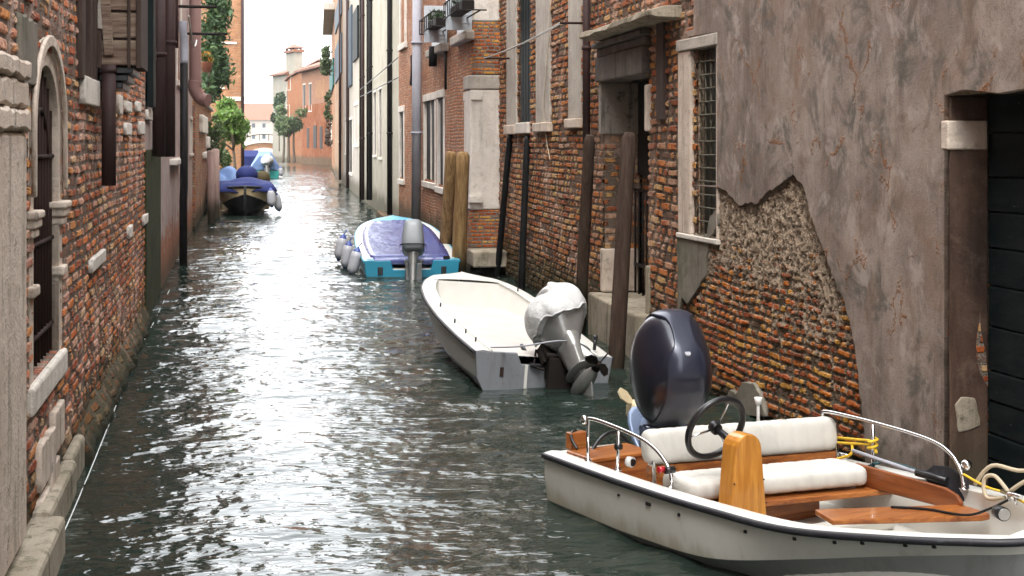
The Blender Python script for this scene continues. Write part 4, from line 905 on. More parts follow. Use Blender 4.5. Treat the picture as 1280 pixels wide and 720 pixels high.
# ================================================================== boats
def interp(st,n):
    st=np.array(st,float); u=st[:,0]; out=[]
    us=np.linspace(u[0],u[-1],n); us=u[0]+(u[-1]-u[0])*(1-(1-np.linspace(0,1,n))**1.5)
    from_=[]
    for k in range(1,st.shape[1]):
        y=st[:,k]; m=np.gradient(y,u); r=[]
        for q in us:
            i=min(max(np.searchsorted(u,q)-1,0),len(u)-2); h=u[i+1]-u[i]; t=(q-u[i])/h
            r.append((2*t**3-3*t**2+1)*y[i]+(t**3-2*t**2+t)*h*m[i]+(-2*t**3+3*t**2)*y[i+1]+(t**3-t**2)*h*m[i+1])
        from_.append(r)
    return [(us[i],)+tuple(f[i] for f in from_) for i in range(n)]
def hull(root,st,mats,cap,zfloor,u_in,notch,liner,rub,n=40,tm=0.05,rubr=.022,floor='gelcoat_in',inset=.03):
    """st rows: u, half beam, sheer z, knuckle half beam, knuckle z, chine half beam, chine z, keel z"""
    S_=interp(st,n); S_=[(a,max(b,0.004),c,max(d,0.003),e,max(f,.002),g,h) for a,b,c,d,e,f,g,h in S_]
    m=MB()
    for sg in (1,-1):
        m.loft([[(s[0],sg*s[1],s[2]),(s[0],sg*(s[1]*.5+s[3]*.5)+sg*.008,(s[2]+s[4])/2),(s[0],sg*s[3],s[4])] for s in S_],mi=0)
        m.loft([[(s[0],sg*s[3],s[4]),(s[0],sg*s[5],s[6])] for s in S_],mi=1)
        m.loft([[(s[0],sg*s[5],s[6]),(s[0],0,s[7])] for s in S_],mi=1)
    m.build('hull',mats,root)
    s=S_[0]; b,zg=s[1],s[2]; nw,nz_,no=notch
    P=[(-s[1],zg),(no-nw,zg),(no-nw+.05,nz_),(no+nw-.05,nz_),(no+nw,zg),(s[1],zg),(s[3],s[4]),(s[5],s[6]),(0,s[7]),(-s[5],s[6]),(-s[3],s[4])]
    MB().prism(P,s[0]-.004,s[0]+tm,'yz').build('transom',mats[0] if len(mats)<3 else mats[2],root,bevel=.008)
    L=MB(); inn=[q for q in S_ if q[0]<=u_in]; ins=[q for q in inn]
    def iw(q): return max(q[1]-cap,.02)
    for sg in (1,-1):
        L.loft([[(q[0],sg*q[1],q[2]+.001),(q[0],sg*(q[1]-cap*.5),q[2]+.012),(q[0],sg*iw(q),q[2]+.002)] for q in inn],mi=0)
        L.loft([[(q[0],sg*iw(q),q[2]+.002),(q[0],sg*max(iw(q)-inset,.01),zfloor)] for q in inn],mi=0)
    L.loft([[(q[0],max(iw(q)-inset,.01)*k,zfloor) for k in (-1,-.5,0,.5,1)] for q in inn],mi=1)
    q=inn[-1]; L.add([(q[0],-iw(q),q[2]),(q[0],iw(q),q[2]),(q[0],iw(q)-inset,zfloor),(q[0],-iw(q)+inset,zfloor)],[(0,1,2,3)],mi=0)
    L.loft([[(q[0],q[1]*k,q[2]+.002+.03*(1-k*k)) for k in (-1,-.5,0,.5,1)] for q in S_ if q[0]>=inn[-1][0]],mi=0)
    L.build('deck',[liner,floor],root)
    if rub:
        pts=[(q[0],-q[1]-.004,q[2]-.02) for q in S_]+[(q[0],q[1]+.004,q[2]-.02) for q in S_[::-1]]
        MB().tube(pts,rubr,8).build('rub_rail',rub,root)
    return S_
def superring(cx,cy,z,l,w,n=20,p=.72):
    sg=lambda x:math.copysign(abs(x)**p,x)
    return [(cx+l*sg(math.cos(2*math.pi*j/n)),cy+w*sg(math.sin(2*math.pi*j/n)),z) for j in range(n)]
def outboard(root,pos,tilt,swivel,sc,cowl,leg,prop,cover=None,tiller=False,prof=None,p=.72,stripe=None,leglen=1.0,spine=None,fat=1.0,gear=1.0,chord=1.0,brk=None):
    rot=Matrix.Rotation(rad(swivel),4,'Z')@Matrix.Rotation(rad(tilt),4,'Y')
    m=MB(); 
    m.loft([superring(-.24,0,z,l,w,14) for z,l,w in ((.14,.15,.11),(.05,.13,.085),(-.1,.115,.06),(-.35,.10,.05),(-.5,.10,.045))],closed=True,cap=True)
    m.loft([superring(-.28,0,z,l,w,14) for z,l,w in ((-.49,.17,.10),(-.505,.20,.12),(-.52,.20,.12),(-.53,.15,.06))],closed=True,cap=True)
    m.loft([superring(-.25,0,z,l,w,14) for z,l,w in ((-.52,.11,.04),(-.66,.10,.035))],closed=True,cap=True)
    m.ell((-.25,0,-.70),(.24*(.7+.3*gear),.058*gear,.062*gear*1.3),14,8)
    m.prism([(-.16,-.70),(-.20,-.98),(-.30,-.99),(-.40,-.72)],-.009,.009,'xz')
    if chord!=1: m.v=[(-.27+(a+.27)*chord,b,c) if -.49<c<.06 else (a,b,c) for a,b,c in m.v]
    m.v=[(a,b*(fat if c>-.69 else 1),c) for a,b,c in m.v]
    if leglen!=1: m.v=[(a,b,c if c>-.05 else -.05+(c+.05)*leglen) for a,b,c in m.v]
    gz=-.05-.65*leglen
    o=m.build('outboard_motor',leg,root,bevel=.004); o.matrix_local=Matrix.Translation(pos)@rot@Matrix.Scale(sc,4)
    b=MB()
    for y in (-.11,.11): b.box(-.10,.07,y-.02,y+.02,-.22,.06); 
    b.box(-.11,-.05,-.13,.13,-.30,.02); b.box(.03,.09,-.13,.13,-.06,.03); b.tube([(-.06,-.15,.04),(-.06,.15,.04)],.03,8)
    br_=b.build('motor_bracket',brk or leg,root,bevel=.008); br_.parent=o; br_.matrix_local=(rot@Matrix.Scale(sc,4)).inverted()@Matrix.Scale(sc,4)
    pr=prof or ((.10,.17,.13),(.15,.24,.185),(.20,.27,.205),(.30,.31,.235),(.42,.325,.245),(.54,.31,.235),(.64,.27,.2),(.71,.19,.14),(.745,.08,.06))
    c=MB(); c.loft([superring(-.22,0,z,l,w,26,p) for z,l,w in pr],closed=True,cap=True)
    cw=c.build('cowl',cowl,o,subsurf=1)
    if stripe:
        rb=MB(); rb.loft([superring(-.22,0,z,l+.006,w+.006,26,p) for z,l,w in ((.195,.272,.207),(.215,.278,.212))],closed=True); rb.build('cowl_seam',stripe,o)
    if spine:
        MB().loft([superring(-.22,0,z,l,w,26,p) for z,l,w in ((.150,.262,.200),(.162,.271,.206),(.174,.274,.208))],closed=True).build('cowl_seam','black',o)
        MB().tube([(-.06,0,.735),(-.06,0,.748)],[.022,.018],14).build('cowl_cap','pipe_grey',o)
        MB().box(.05,.115,-.05,.05,.09,.15).build('cowl_latch','black',o,bevel=.01)
        zz=np.linspace(pr[0][0],pr[-1][0]-.003,26); ll=np.interp(zz,[q[0] for q in pr],[q[1] for q in pr]); ww=np.interp(zz,[q[0] for q in pr],[q[2] for q in pr]); rows=[]
        for sg_ in (1,-1):
            seq=list(zip(zz,ll,ww)) if sg_==1 else list(zip(zz,ll,ww))[::-1]
            for z,l,w in seq:
                ym=min(.125,w*.8); rows.append([(-.22+sg_*(l*.985*(max(0,1-(abs(y)/w)**(2/p)))**(p/2)+.004),y,z+.006*(z>.6)) for y in np.linspace(-ym,ym,9)])
        cpn=MB().loft(rows).build('cowl_panel',spine,o,subsurf=1); q_=cpn.modifiers.new('thick','SOLIDIFY'); q_.thickness=.012; q_.offset=0
    g=MB(); g.tube([(-.50,0,gz),(-.60,0,gz)],[.05,.025],10)
    for k in range(3):
        T=Matrix.Translation((-.55,0,gz))@Matrix.Rotation(2*math.pi*k/3+.4,4,'X')@Matrix.Rotation(rad(32),4,'Z')
        P=[(.0,.03),(.05,.07),(.065,.13),(.03,.17),(-.03,.165),(-.06,.11),(-.04,.05)]
        g.prism([(a,bb) for a,bb in P],-.005,.005,'xy',T=T)
    g.build('propeller',prop,o)
    if cover:
        cv=MB(); rr=random.Random(5); ringz=((.255,.29,.245),(.27,.325,.285),(.32,.335,.315),(.42,.34,.32),(.50,.33,.30),(.58,.30,.255),(.65,.23,.18),(.715,.11,.08))
        rings=[]
        for z,l,w in ringz:
            r=superring(-.22,0,z,l,w,36,.75); sl=max(0,(.5-z)/.25); rings.append([(-.22+(q[0]+.22)*(1+.05*math.sin(j*2.1+z*9)+rr.uniform(-.02,.02)),q[1]*(1+.06*math.sin(j*1.7+1+z*8)+.04*math.sin(j*.7+z*4)),q[2]+rr.uniform(-.012,.012)+.018*math.sin(j*1.3)+.03*math.sin(j*.55+z*7)-.22*q[1]*min(sl,1)-.12*q[1]*(z>.4)+.022*math.sin(j*2.9)*(z<.35)) for j,q in enumerate(r)])
        cv.loft(rings,closed=True,cap=True); cv.tube(rings[1]+[rings[1][0]],.014,6,cap=False); cv.build('motor_cover',cover,o,subsurf=1)
    if cover:
        eb=MB().box(-.02,.13,-.13,.15,.0,.2); eb.tube([(.1,.16,.2),(.2,.2,.05),(.05,.2,-.1)],.014,6); eb.box(.02,.09,.15,.18,-.02,.14); eb.build('engine_block','iron',o,bevel=.02)
    if tiller:
        t=MB().tube([(.02,.03,.02),(.26,.04,.02),(.36,.05,.12),(.42,.06,.34)],[.05,.055,.055,.04],8); t.build('tiller_arm',leg,o)
        MB().tube([(.42,.06,.34),(.46,.06,.52)],[.024,.022],10).build('tiller_grip','black',o)
    return o
def boat(name,label,M_,rz,group=None,roll=0,cat='boat'):
    return thing(name,label,cat,(M_[0],M_[1],0),0,group,rot=(rad(roll),0,rad(rz)))
# ---- near boat
NB=boat('motorboat','open white motorboat with varnished wood seats, white cushions and navy outboard at the front',(2.925,10.507),-70)
st=[(0,.82,.37,.79,.02,.70,-.16,-.24),(1.2,.865,.39,.83,.04,.68,-.13,-.22),(2.0,.88,.42,.84,.10,.62,-.08,-.2),(2.7,.84,.455,.76,.26,.54,-.02,-.16),(3.2,.71,.515,.62,.38,.42,.06,-.1),(3.6,.50,.56,.43,.46,.27,.16,0),(3.85,.26,.585,.22,.50,.13,.26,.1),(3.97,.01,.60,.01,.53,.01,.32,.22)]
hull(NB,st,['gelcoat_hull','gelcoat_shaded','gelcoat_hull'],.13,.10,3.80,(.24,.30,.05),'gelcoat','rubber',n=46)
ft=MB()
def nbp(*a,**k): pass
S_=interp(st,46)
def side_dot(u,dz,mb,r=.008,sg=-1,l=.03):
    i=min(range(46),key=lambda i:abs(S_[i][0]-u)); q=S_[i]; y=q[1]*.5+q[3]*.5+.008; t=(.5-dz)
    yy=q[1]+(q[3]-q[1])*dz; z=q[2]+(q[4]-q[2])*dz; mb.box(q[0]-l/2,q[0]+l/2,sg*(yy-.02),sg*(yy+.016),z-r,z+r)
for u,dz,r,l in ((.95,.3,.008,.02),(1.35,.28,.011,.05),(1.75,.3,.01,.02),(2.3,.33,.01,.02),(2.7,.35,.01,.02),(2.95,.4,.009,.02),(3.15,.4,.009,.02),(3.35,.45,.009,.02),(3.5,.5,.009,.02)):
    f=MB(); side_dot(u,dz,f,r,l=l); f.build('hull_fitting','black',NB,bevel=.003)
def cushion(name,u0,u1,v0,v1,z0,z1,mat,parent,rnd=.06,tilt=0,skew=0):
    m=MB(); rings=[]; n=22; k=72
    for i in range(k+1):
        q=i/k; v=v0+(v1-v0)*q; e=min(1,.62+.38*math.sqrt(min(1,min(q,1-q)/.035)))
        cu=(u0+u1)/2+skew*(q-.5); cz=(z0+z1)/2; w=(-.005 if i%6==0 else .0015*math.sin(i*2.6))
        r=[]
        for j in range(n):
            a=2*math.pi*j/n; sg=lambda x:math.copysign(abs(x)**.55,x)
            x=((u1-u0)/2*e+w)*sg(math.cos(a)); z=((z1-z0)/2*e+w)*sg(math.sin(a))
            r.append((cu+x*math.cos(tilt)+z*math.sin(tilt),v,cz-x*math.sin(tilt)+z*math.cos(tilt)))
        rings.append(r)
    m.loft(rings,closed=True,cap=True); return m.build(name,mat,parent,subsurf=1)
cushion('back_cushion',1.10,1.23,-.66,.80,.46,.70,'cushion',NB,tilt=-.12,skew=.29)
cushion('seat_cushion',1.36,1.74,-.70,.62,.325,.475,'cushion',NB,skew=.26)
MB().prism([(1.02,-.64),(1.07,-.64),(1.36,.80),(1.31,.80)],.30,.46,'xy').build('seat_back_board','varnish',NB,bevel=.008)
MB().prism([(1.24,-.70),(1.66,-.70),(1.94,.74),(1.5,.74)],.28,.318,'xy').build('seat_board','varnish',NB,bevel=.008)
MB().box(1.42,1.60,-.60,.40,.101,.277).build('seat_box','varnish',NB,bevel=.01)
for v_ in (-.63,.77):
    o_=.2*(v_+.63)-.06; MB().prism([(1.10+o_,.28),(1.17+o_,.28),(1.13+o_,.64),(1.09+o_,.64)],v_,v_+.02,'xz').build('seat_bracket','chrome',NB,bevel=.004)
# console and wheel
cu,cv=1.86,-.46
P=[(cv-.165,.101),(cv+.165,.101),(cv+.105,.70)]+[(cv+.105*math.cos(a),.70+.10*math.sin(a)) for a in [math.pi*i/10 for i in range(1,10)]]+[(cv-.105,.70)]
MB().prism(P,cu-.12,cu+.02,'yz').build('console','varnish_console',NB,bevel=.01)
sc_=MB()
cs=NB  # screws set into the console face
for a,b in ((-.16,.2),(-.14,.35),(-.12,.5),(.16,.2),(.14,.35),(.12,.5)):
    MB().tube([(cu+.018,cv+a,b),(cu+.024,cv+a,b)],.006,6).build('console_screw','black',NB)
wc=Vector((cu-.24,cv-.06,.80)); T=Matrix.Translation(wc)@Matrix.Rotation(rad(-68),4,'Y')
wm=MB(); wm.loft([[T@Vector(((.215+.022*math.cos(b))*math.cos(a),(.215+.022*math.cos(b))*math.sin(a),.022*math.sin(b))) for b in [2*math.pi*j/8 for j in range(8)]] for a in [2*math.pi*i/40 for i in range(41)]],closed=True)
whl=wm.build('steering_wheel','black',NB)
hb_=MB().tube([T@Vector((0,0,-.02)),T@Vector((0,0,.03)),T@Vector((0,0,.045))],[.04,.04,.02],14); hb_.tube([T@Vector((0,0,0)),(cu-.08,cv,.70)],.025,8); hb_.build('wheel_hub','black',whl)
for k in range(3):
    a=2*math.pi*k/3+.3; MB().tube([T@Vector((.03*math.cos(a),.03*math.sin(a),0)),T@Vector((.21*math.cos(a),.21*math.sin(a),0))],.007,6).build('wheel_spoke','chrome',whl)
# grab rails
def rail(pts,posts,r=.0135):
    m=MB().tube(curve_pts(pts,7),r,10)
    for p in posts:
        m.tube([p[0],p[1]],r*.95,8); m.tube([(p[1][0],p[1][1],p[1][2]-.0),(p[1][0],p[1][1],p[1][2]+.012)],.028,10)
    return m.build('grab_rail','chrome',NB)
ra=rail([(.42,-.71,.42),(.42,-.71,.64),(.46,-.71,.685),(.75,-.71,.68),(1.08,-.72,.655),(1.27,-.72,.60),(1.39,-.72,.51),(1.42,-.72,.42)],[((.42,-.71,.55),(.42,-.71,.375)),((.80,-.71,.68),(.80,-.72,.385)),((1.42,-.72,.45),(1.42,-.735,.40))])
rb_=rail([(1.24,.74,.60),(1.26,.74,.70),(1.32,.74,.735),(1.8,.75,.73),(2.25,.735,.71),(2.45,.72,.66),(2.55,.71,.56),(2.58,.70,.46)],[((1.24,.74,.62),(1.24,.76,.395)),((1.74,.75,.73),(1.74,.755,.405)),((2.58,.70,.5),(2.58,.705,.45))])
MB().ell((2.56,.75,.60),(.035,.035,.035)).build('rail_lamp','chrome',rb_)
MB().tube([(1.40,-.76,.51),(1.40,-.69,.51)],.024,10).build('rail_clamp','black',ra); MB().tube([(1.38,-.80,.515),(1.38,-.76,.515)],.02,10).build('side_light','red_lens',ra)
MB().tube([(.80,-.735,.55),(.80,-.69,.55)],.022,8).build('rail_clamp','black',ra)
MB().tube([(.84,-.66,.45),(.88,-.65,.45)],.036,14).build('gauge','white_plastic',NB); MB().tube([(.875,-.65,.45),(.885,-.65,.45)],.026,12).build('gauge','black',NB)
MB().tube([(1.44,-.64,.40),(1.47,-.64,.40)],.032,14).build('gauge','white_plastic',NB); MB().tube([(1.468,-.64,.40),(1.478,-.64,.40)],.022,12).build('gauge','black',NB)
MB().ell((.36,-.70,.66),(.03,.03,.034)).build('stern_light','chrome',ra)
# locker, stern block, cables
bx=MB().box(.12,.42,-.66,-.18,.101,.36).build('locker','varnish',NB,bevel=.008); MB().box(.10,.44,-.69,-.15,.362,.392).build('locker_lid','varnish',bx,bevel=.008)
MB().box(-.02,.05,-.62,-.47,.375,.50).build('stern_block','varnish',NB,bevel=.008)
MB().box(.50,.85,-.60,-.05,.101,.16).build('floor_board','varnish',NB,bevel=.008)
MB().tube(curve_pts([(.02,-.45,.40),(.0,-.55,.50),(.06,-.62,.47),(.14,-.62,.40)],6),.012,8).build('steering_cable','black',NB)
MB().tube(curve_pts([(.10,-.05,.30),(.05,-.2,.46),(.12,-.4,.45),(.2,-.6,.3)],6),.014,8).build('steering_cable','black',NB)
MB().tube([(.9,.45,.101),(.9,.45,.74),(.9,.45,.75)],[.012,.012,.012],8).build('light_mast','white_plastic',NB); MB().tube([(.9,.45,.75),(.9,.45,.80)],[.02,.03],10).build('mast_light','white_plastic',NB)
# bow seat boards
P=[(1.70,.46),(2.50,.455),(2.59,.43),(2.63,.39),(2.62,.33),(1.70,.31)]
MB().prism(P,.62,.65,'xz').build('side_board','varnish_dark',NB,bevel=.008)
MB().prism([(2.22,-.22),(2.46,-.30),(2.86,.55),(2.86,.62),(2.82,.65),(2.60,.66)],.335,.37,'xy').build('bow_seat','varnish',NB,bevel=.008)
MB().box(1.95,2.1,-.2,.6,.101,.19).build('bow_step','gelcoat_in',NB,bevel=.02)
cl_=MB().tube([(2.95,.62,.53),(3.16,.54,.55)],.014,8); cl_.tube([(3.02,.60,.49),(3.02,.60,.53)],.012,8); cl_.tube([(3.1,.565,.49),(3.1,.565,.535)],.012,8); cl_.build('cleat','chrome',NB)
cl_=MB().tube([(1.30,.80,.44),(1.46,.81,.44)],.012,8); cl_.tube([(1.35,.80,.40),(1.35,.80,.44)],.01,8); cl_.tube([(1.42,.81,.40),(1.42,.81,.44)],.01,8); cl_.build('cleat','chrome',NB)
bl_=MB().tube([(3.36,.10,.57),(3.44,.06,.575)],[.035,.04],14).build('bow_light','black',NB); MB().tube([(3.441,.06,.575),(3.447,.057,.575)],.034,14).build('light_lens','chrome',bl_)
outboard(NB,(-.03,.31,.38),43,-20,1.22,'navy','navy_leg','prop_cream',p=.72,leglen=.62,spine='navy_panel',prof=((.04,.16,.135),(.09,.23,.175),(.16,.27,.205),(.28,.305,.232),(.42,.325,.242),(.55,.31,.222),(.65,.265,.182),(.72,.19,.13),(.755,.11,.07)))
def nw(u,v,z):
    a=rad(-70); return Vector((2.925+u*math.cos(a)-v*math.sin(a),10.507+u*math.sin(a)+v*math.cos(a),z))
def rope(name,label,pts,r,mat,cat='rope',group=None,n=6,extra=()):
    m=MB().tube(curve_pts(pts,n),r,7)
    for e in extra: m.tube(curve_pts(e,n),r,7)
    return tag(m.build(name,mat),label,cat,group)
kn=[nw(1.74+.03*math.cos(a*1.9),.75+.035*math.sin(a*1.9),.58+.012*a-.05) for a in range(9)]
rope('mooring_rope','yellow rope knotted round the far chrome rail of the near motorboat',[nw(1.24,.80,.50),nw(1.45,.79,.53),nw(1.70,.77,.565)]+kn,.010,'rope_yellow',extra=[[nw(1.5,.79,.54),nw(1.52,.76,.47),nw(1.38,.74,.40),nw(1.34,.70,.30)],[nw(1.2,.82,.53),nw(1.44,.80,.56),nw(1.72,.76,.60)]])
rope('mooring_rope','dark green rope tied to the foot of the far chrome rail',[nw(1.74,.75,.44),nw(1.80,.80,.47),nw(1.86,.84,.46),nw(1.98,.87,.45),nw(2.1,.93,.40)],.010,'rope_green',extra=[[nw(1.73,.72,.43),nw(1.77,.79,.46),nw(1.76,.73,.45)]])
rope('mooring_rope','thin yellow line running along the bow to the cleat of the near motorboat',[nw(2.58,.70,.55),nw(2.8,.66,.52),nw(3.02,.6,.53),nw(3.3,.55,.5),nw(3.6,.6,.5)],.008,'rope_yellow')
rope('mooring_rope','beige rope leading from the near motorboat bow towards the water gate',[nw(2.6,.78,.48),nw(2.72,.80,.62),nw(2.95,.83,.63),nw(3.2,.95,.75),nw(3.35,1.1,.95)],.013,'rope_beige',extra=[[nw(3.02,.6,.54),nw(2.86,.66,.60),nw(2.78,.66,.56),nw(2.82,.64,.46),nw(2.98,.61,.5)],[nw(3.05,.58,.56),nw(3.2,.62,.66),nw(3.5,.75,.7)]])
rope('mooring_rope','dark cord lying over the bow seat from the cleat',[nw(3.03,.58,.5),nw(2.95,.52,.44),nw(2.85,.42,.39),nw(2.6,.35,.38),nw(2.45,.20,.38)],.008,'pole_black')
pd=thing('paddle','black bladed paddle lying along the far side of the near motorboat','paddle',nw(2.22,.72,.47),rad(-70))
T=Matrix.Rotation(rad(8),4,'Y')
MB().tube([T@Vector((-.62,-.02,-.04)),T@Vector((-.05,.0,.0))],.014,8).build('shaft','pipe_grey',pd)
MB().tube([T@Vector((-.05,0,0)),T@Vector((.2,.01,.03))],.026,8).build('grip','black',pd)
MB().prism([(-.02,.0),(.05,.09),(.18,.12),(.33,.09),(.36,.03),(.36,-.05),(.1,-.06)],.01,.035,'xz',T=T@Matrix.Rotation(rad(-14),4,'X')).build('blade','rubber',pd,bevel=.008)
# ---- white boat with the covered outboard
WB=boat('dinghy','white open dinghy with beige interior and a cloth covered grey outboard at its stern',(3.15,15.05),91,roll=4.5)
st=[(0,.76,.36,.73,.08,.62,-.12,-.2),(1.2,.80,.40,.75,.08,.6,-.12,-.2),(2.6,.82,.47,.74,.12,.58,-.1,-.2),(3.8,.79,.56,.66,.2,.48,-.02,-.15),(4.6,.70,.63,.52,.3,.34,.08,-.08),(5.1,.55,.68,.38,.4,.22,.2,0),(5.4,.36,.71,.24,.5,.12,.32,.14),(5.58,.01,.73,.01,.56,.01,.42,.3)]
Sw=hull(WB,st,['hull_white','hull_black','hull_grey'],.17,.33,5.0,(.38,.24,-.08),'gelcoat','rubber',n=44,floor='floor_beige',inset=.05)
m=MB()
for sg in (1,-1): m.tube([(q[0],sg*(q[1]-.175),q[2]+.016) for q in Sw if q[0]<5.0],.012,6)
m.build('coaming','gelcoat',WB)
for u,sg in ((.55,1),(1.15,1),(1.9,1),(2.9,1),(1.1,-1),(4.4,-1)):
    i=min(range(44),key=lambda i:abs(Sw[i][0]-u)); q=Sw[i]; MB().tube([(q[0],sg*(q[1]-.12),q[2]+.005),(q[0],sg*(q[1]-.12),q[2]+.06)],.010,8).build('cover_hook','black',WB)
MB().box(-.012,.0,.44,.48,.10,.20).build('hull_fitting','rusty',WB); MB().box(-.03,.0,.18,.21,-.05,.24).build('motor_pad','gelcoat',WB)
MB().box(-.06,.09,-.28,.16,.22,.26).build('motor_pad','black',WB,bevel=.01)
cl_=MB().tube([(.25,-.62,.40),(.25,-.62,.52)],.02,8).ell((.25,-.62,.54),(.03,.03,.03)); cl_.build('stern_light','black',WB)
outboard(WB,(-.10,-.14,.33),45,18,1.03,'grey_motor','grey_motor','iron',cover='tarp_grey',tiller=True,leglen=.66,fat=1.25,gear=1.45,chord=1.35,brk='iron',prof=((-.02,.12,.10),(.05,.16,.135),(.14,.215,.185),(.23,.27,.235),(.30,.30,.25),(.42,.31,.25),(.54,.30,.235),(.62,.26,.19),(.68,.18,.13),(.70,.08,.06)))
rope('mooring_rope','grey line passed round the tilted outboard of the white dinghy',[(2.62,15.25,.42),(2.85,14.72,.50),(3.2,14.62,.56),(3.45,14.8,.52),(3.62,15.0,.44),(3.72,15.2,.37)],.009,'pipe_grey')
# ---- teal boat
TB=boat('covered_boat','teal blue boat under a wet blue cover with grey outboard and three white fenders',(3.2,27.7),88)
st=[(0,.93,.34,.90,.06,.8,-.12,-.2),(1.5,.98,.42,.93,.08,.8,-.12,-.2),(3.0,.98,.54,.88,.15,.7,-.1,-.2),(4.2,.90,.68,.74,.25,.5,0,-.15),(4.9,.74,.78,.56,.36,.34,.1,-.1),(5.35,.50,.85,.36,.5,.2,.25,.0),(5.6,.26,.89,.18,.6,.1,.4,.2),(5.72,.01,.91,.01,.66,.01,.5,.36)]
St=hull(TB,st,['hull_teal','hull_black','hull_teal'],.20,.15,5.0,(.42,.16,0),'teal_light','hull_teal',n=40,floor='gelcoat_in')
m=MB()
for sg in (1,-1): m.loft([[(q[0],sg*(q[1]-.02),q[2]+.004),(q[0],sg*(q[1]-.09),q[2]+.02),(q[0],sg*(q[1]-.20),q[2]+.01)] for q in St if .1<q[0]<5.2])
m.build('gunwale_strip','gelcoat',TB)
for v_ in (-.62,.62): MB().box(-.02,.0,v_-.05,v_+.05,.06,.22).build('drain_plug','black',TB,bevel=.008)
MB().box(.05,.12,-.75,-.62,.35,.42).build('cleat','iron',TB,bevel=.01)
tp=MB(); rr=random.Random(8); rows=[]
sel=[q for q in St if q[0]>=.42 and q[0]<=5.1]
for i,q in enumerate(sel):
    h=q[1]-.17; rows.append([(q[0],h*k,q[2]+.02+.02*(1-k*k)*(.6+.4*math.sin(i*.5))+rr.uniform(-.008,.008)) for k in np.linspace(-1,1,15)])
tp.loft(rows); rows2=[[ (sel[0][0]-.02,r_[1],r_[2]) for r_ in rows[0]],[(sel[0][0]-.05,r_[1],r_[2]-.16) for r_ in rows[0]]]
tp.loft(rows2)
for e,sg in ((0,-1),(-1,1)): tp.loft([[r_[e],(r_[e][0],r_[e][1]+sg*.02,r_[e][2]-.06)] for r_ in rows])
o=tp.build('boat_cover','tarp_wet'); o.matrix_world=Matrix.Translation((3.2,27.7,0))@Matrix.Rotation(rad(88),4,'Z')
sm=o.modifiers.new('thick','SOLIDIFY'); sm.thickness=.012; sm.offset=1
tag(o,'wet blue cover stretched over the teal boat','boat cover')
outboard(TB,(-.06,-.02,.28),18,-6,1.22,'grey_paint','grey_motor','prop_cream',p=.5,stripe='black',prof=((.10,.15,.12),(.13,.24,.17),(.2,.28,.19),(.42,.26,.17),(.58,.24,.155),(.64,.2,.12),(.65,.05,.03)))
def fender(p,L,r,label,lean=(0,0),group=None,nm='fender'):
    t=thing(nm,label,'fender',p,0,group,rot=(rad(lean[0]),rad(lean[1]),0))
    prof=[(0,.02),(.02,r*.6),(.08*L/.5,r*.95),(L*.3,r),(L*.7,r),(L*.9,r*.92),(L-.03,r*.6),(L,.02)]
    MB().tube([(0,0,z) for z,_ in prof],[q for _,q in prof],14).build('body','fender',t)
    MB().tube([(0,0,-.05),(0,0,.03),(0,0,.05)],[.02,r*.62,r*.8],10).build('end_cap','fender_blue',t); MB().tube([(0,0,L-.05),(0,0,L-.02),(0,0,L+.06)],[r*.82,r*.66,.02],10).build('end_cap','fender_blue',t)
    MB().tube([(0,0,L+.05),(.05,0,L+.16)],.012,6).build('lanyard','fender_blue',t); return t
gf='fenders hung along the teal boat'
fender((1.98,31.0,.12),.50,.115,'white fender hanging nearest the bow of the teal boat',(0,12),gf)
fender((2.02,29.6,.06),.50,.115,'white fender hanging in the middle of the teal boat side',(0,10),gf)
fender((2.08,28.5,.02),.50,.115,'white fender hanging nearest the stern of the teal boat',(0,14),gf)
# ---- black boat
KB=boat('barge','black barge with cream bow panels and blue tarpaulins moored on the left',(-.02,59.2),-90)
st=[(0,.8,.75,.74,.55,.5,0,-.2),(2,1.02,.72,.96,.45,.6,-.05,-.25),(4.5,1.06,.80,1.0,.42,.6,-.05,-.25),(6.0,1.02,.90,.92,.42,.5,0,-.2),(6.8,.90,.98,.72,.5,.35,.08,-.15),(7.25,.62,1.04,.42,.66,.18,.2,-.1),(7.5,.03,1.08,.03,.8,.03,.3,0)]
hull(KB,st,['hull_cream','hull_black','hull_black'],.12,.2,6.6,(.3,.5,0),'hull_cream','hull_black',n=32,rubr=.05)
MB().tube([(7.51,0,-.2),(7.54,0,1.1)],.05,8).build('stem_post','hull_black',KB)
def drape(name,label,cx,cy,lx,ly,z,amp,mat,seed,hang=.25,rz=0,bump=()):
    rr=random.Random(seed); n=22; m=MB(); rows=[]
    ph=[(rr.uniform(1,5),rr.uniform(1,5),rr.uniform(0,6)) for _ in range(6)]
    for i in range(n+1):
        r_=[]
        for j in range(n+1):
            x=(i/n-.5)*2; y=(j/n-.5)*2; e=max(abs(x),abs(y))
            h=sum(math.sin(a*x*2+b*y*2+c) for a,b,c in ph)/6*amp
            for bx_,by_,br_,bh in bump: h+=bh*math.exp(-((x-bx_)**2+(y-by_)**2)/br_**2)
            dz=-hang*max(0,(e-.78)/.22)**1.5
            r_.append((x*lx,y*ly,h+dz))
        rows.append(r_)
    m.loft(rows); o=m.build(name,mat,loc=(cx,cy,z)); o.rotation_euler=(0,0,rz); s=o.modifiers.new('thick','SOLIDIFY'); s.thickness=.02
    return tag(o,label,'tarpaulin')
drape('tarpaulin','dark blue tarpaulin draped over the bow of the black barge',-.02,53.1,1.12,1.3,1.15,.12,'tarp_blue',3,.28,bump=((0.1,.2,.5,.22),))
drape('tarpaulin','pale blue crumpled tarpaulin heaped at the left of the black barge',-.65,56.3,.75,1.4,1.35,.25,'tarp_sky',5,.6,bump=((0,0,.7,.3),))
bg=MB().ell((0,0,0),(.42,.5,.36),18,10); o=bg.build('bundle','tarp_blue',loc=(.05,54.6,1.42)); tag(o,'round blue wrapped bundle on top of the black barge','bundle')
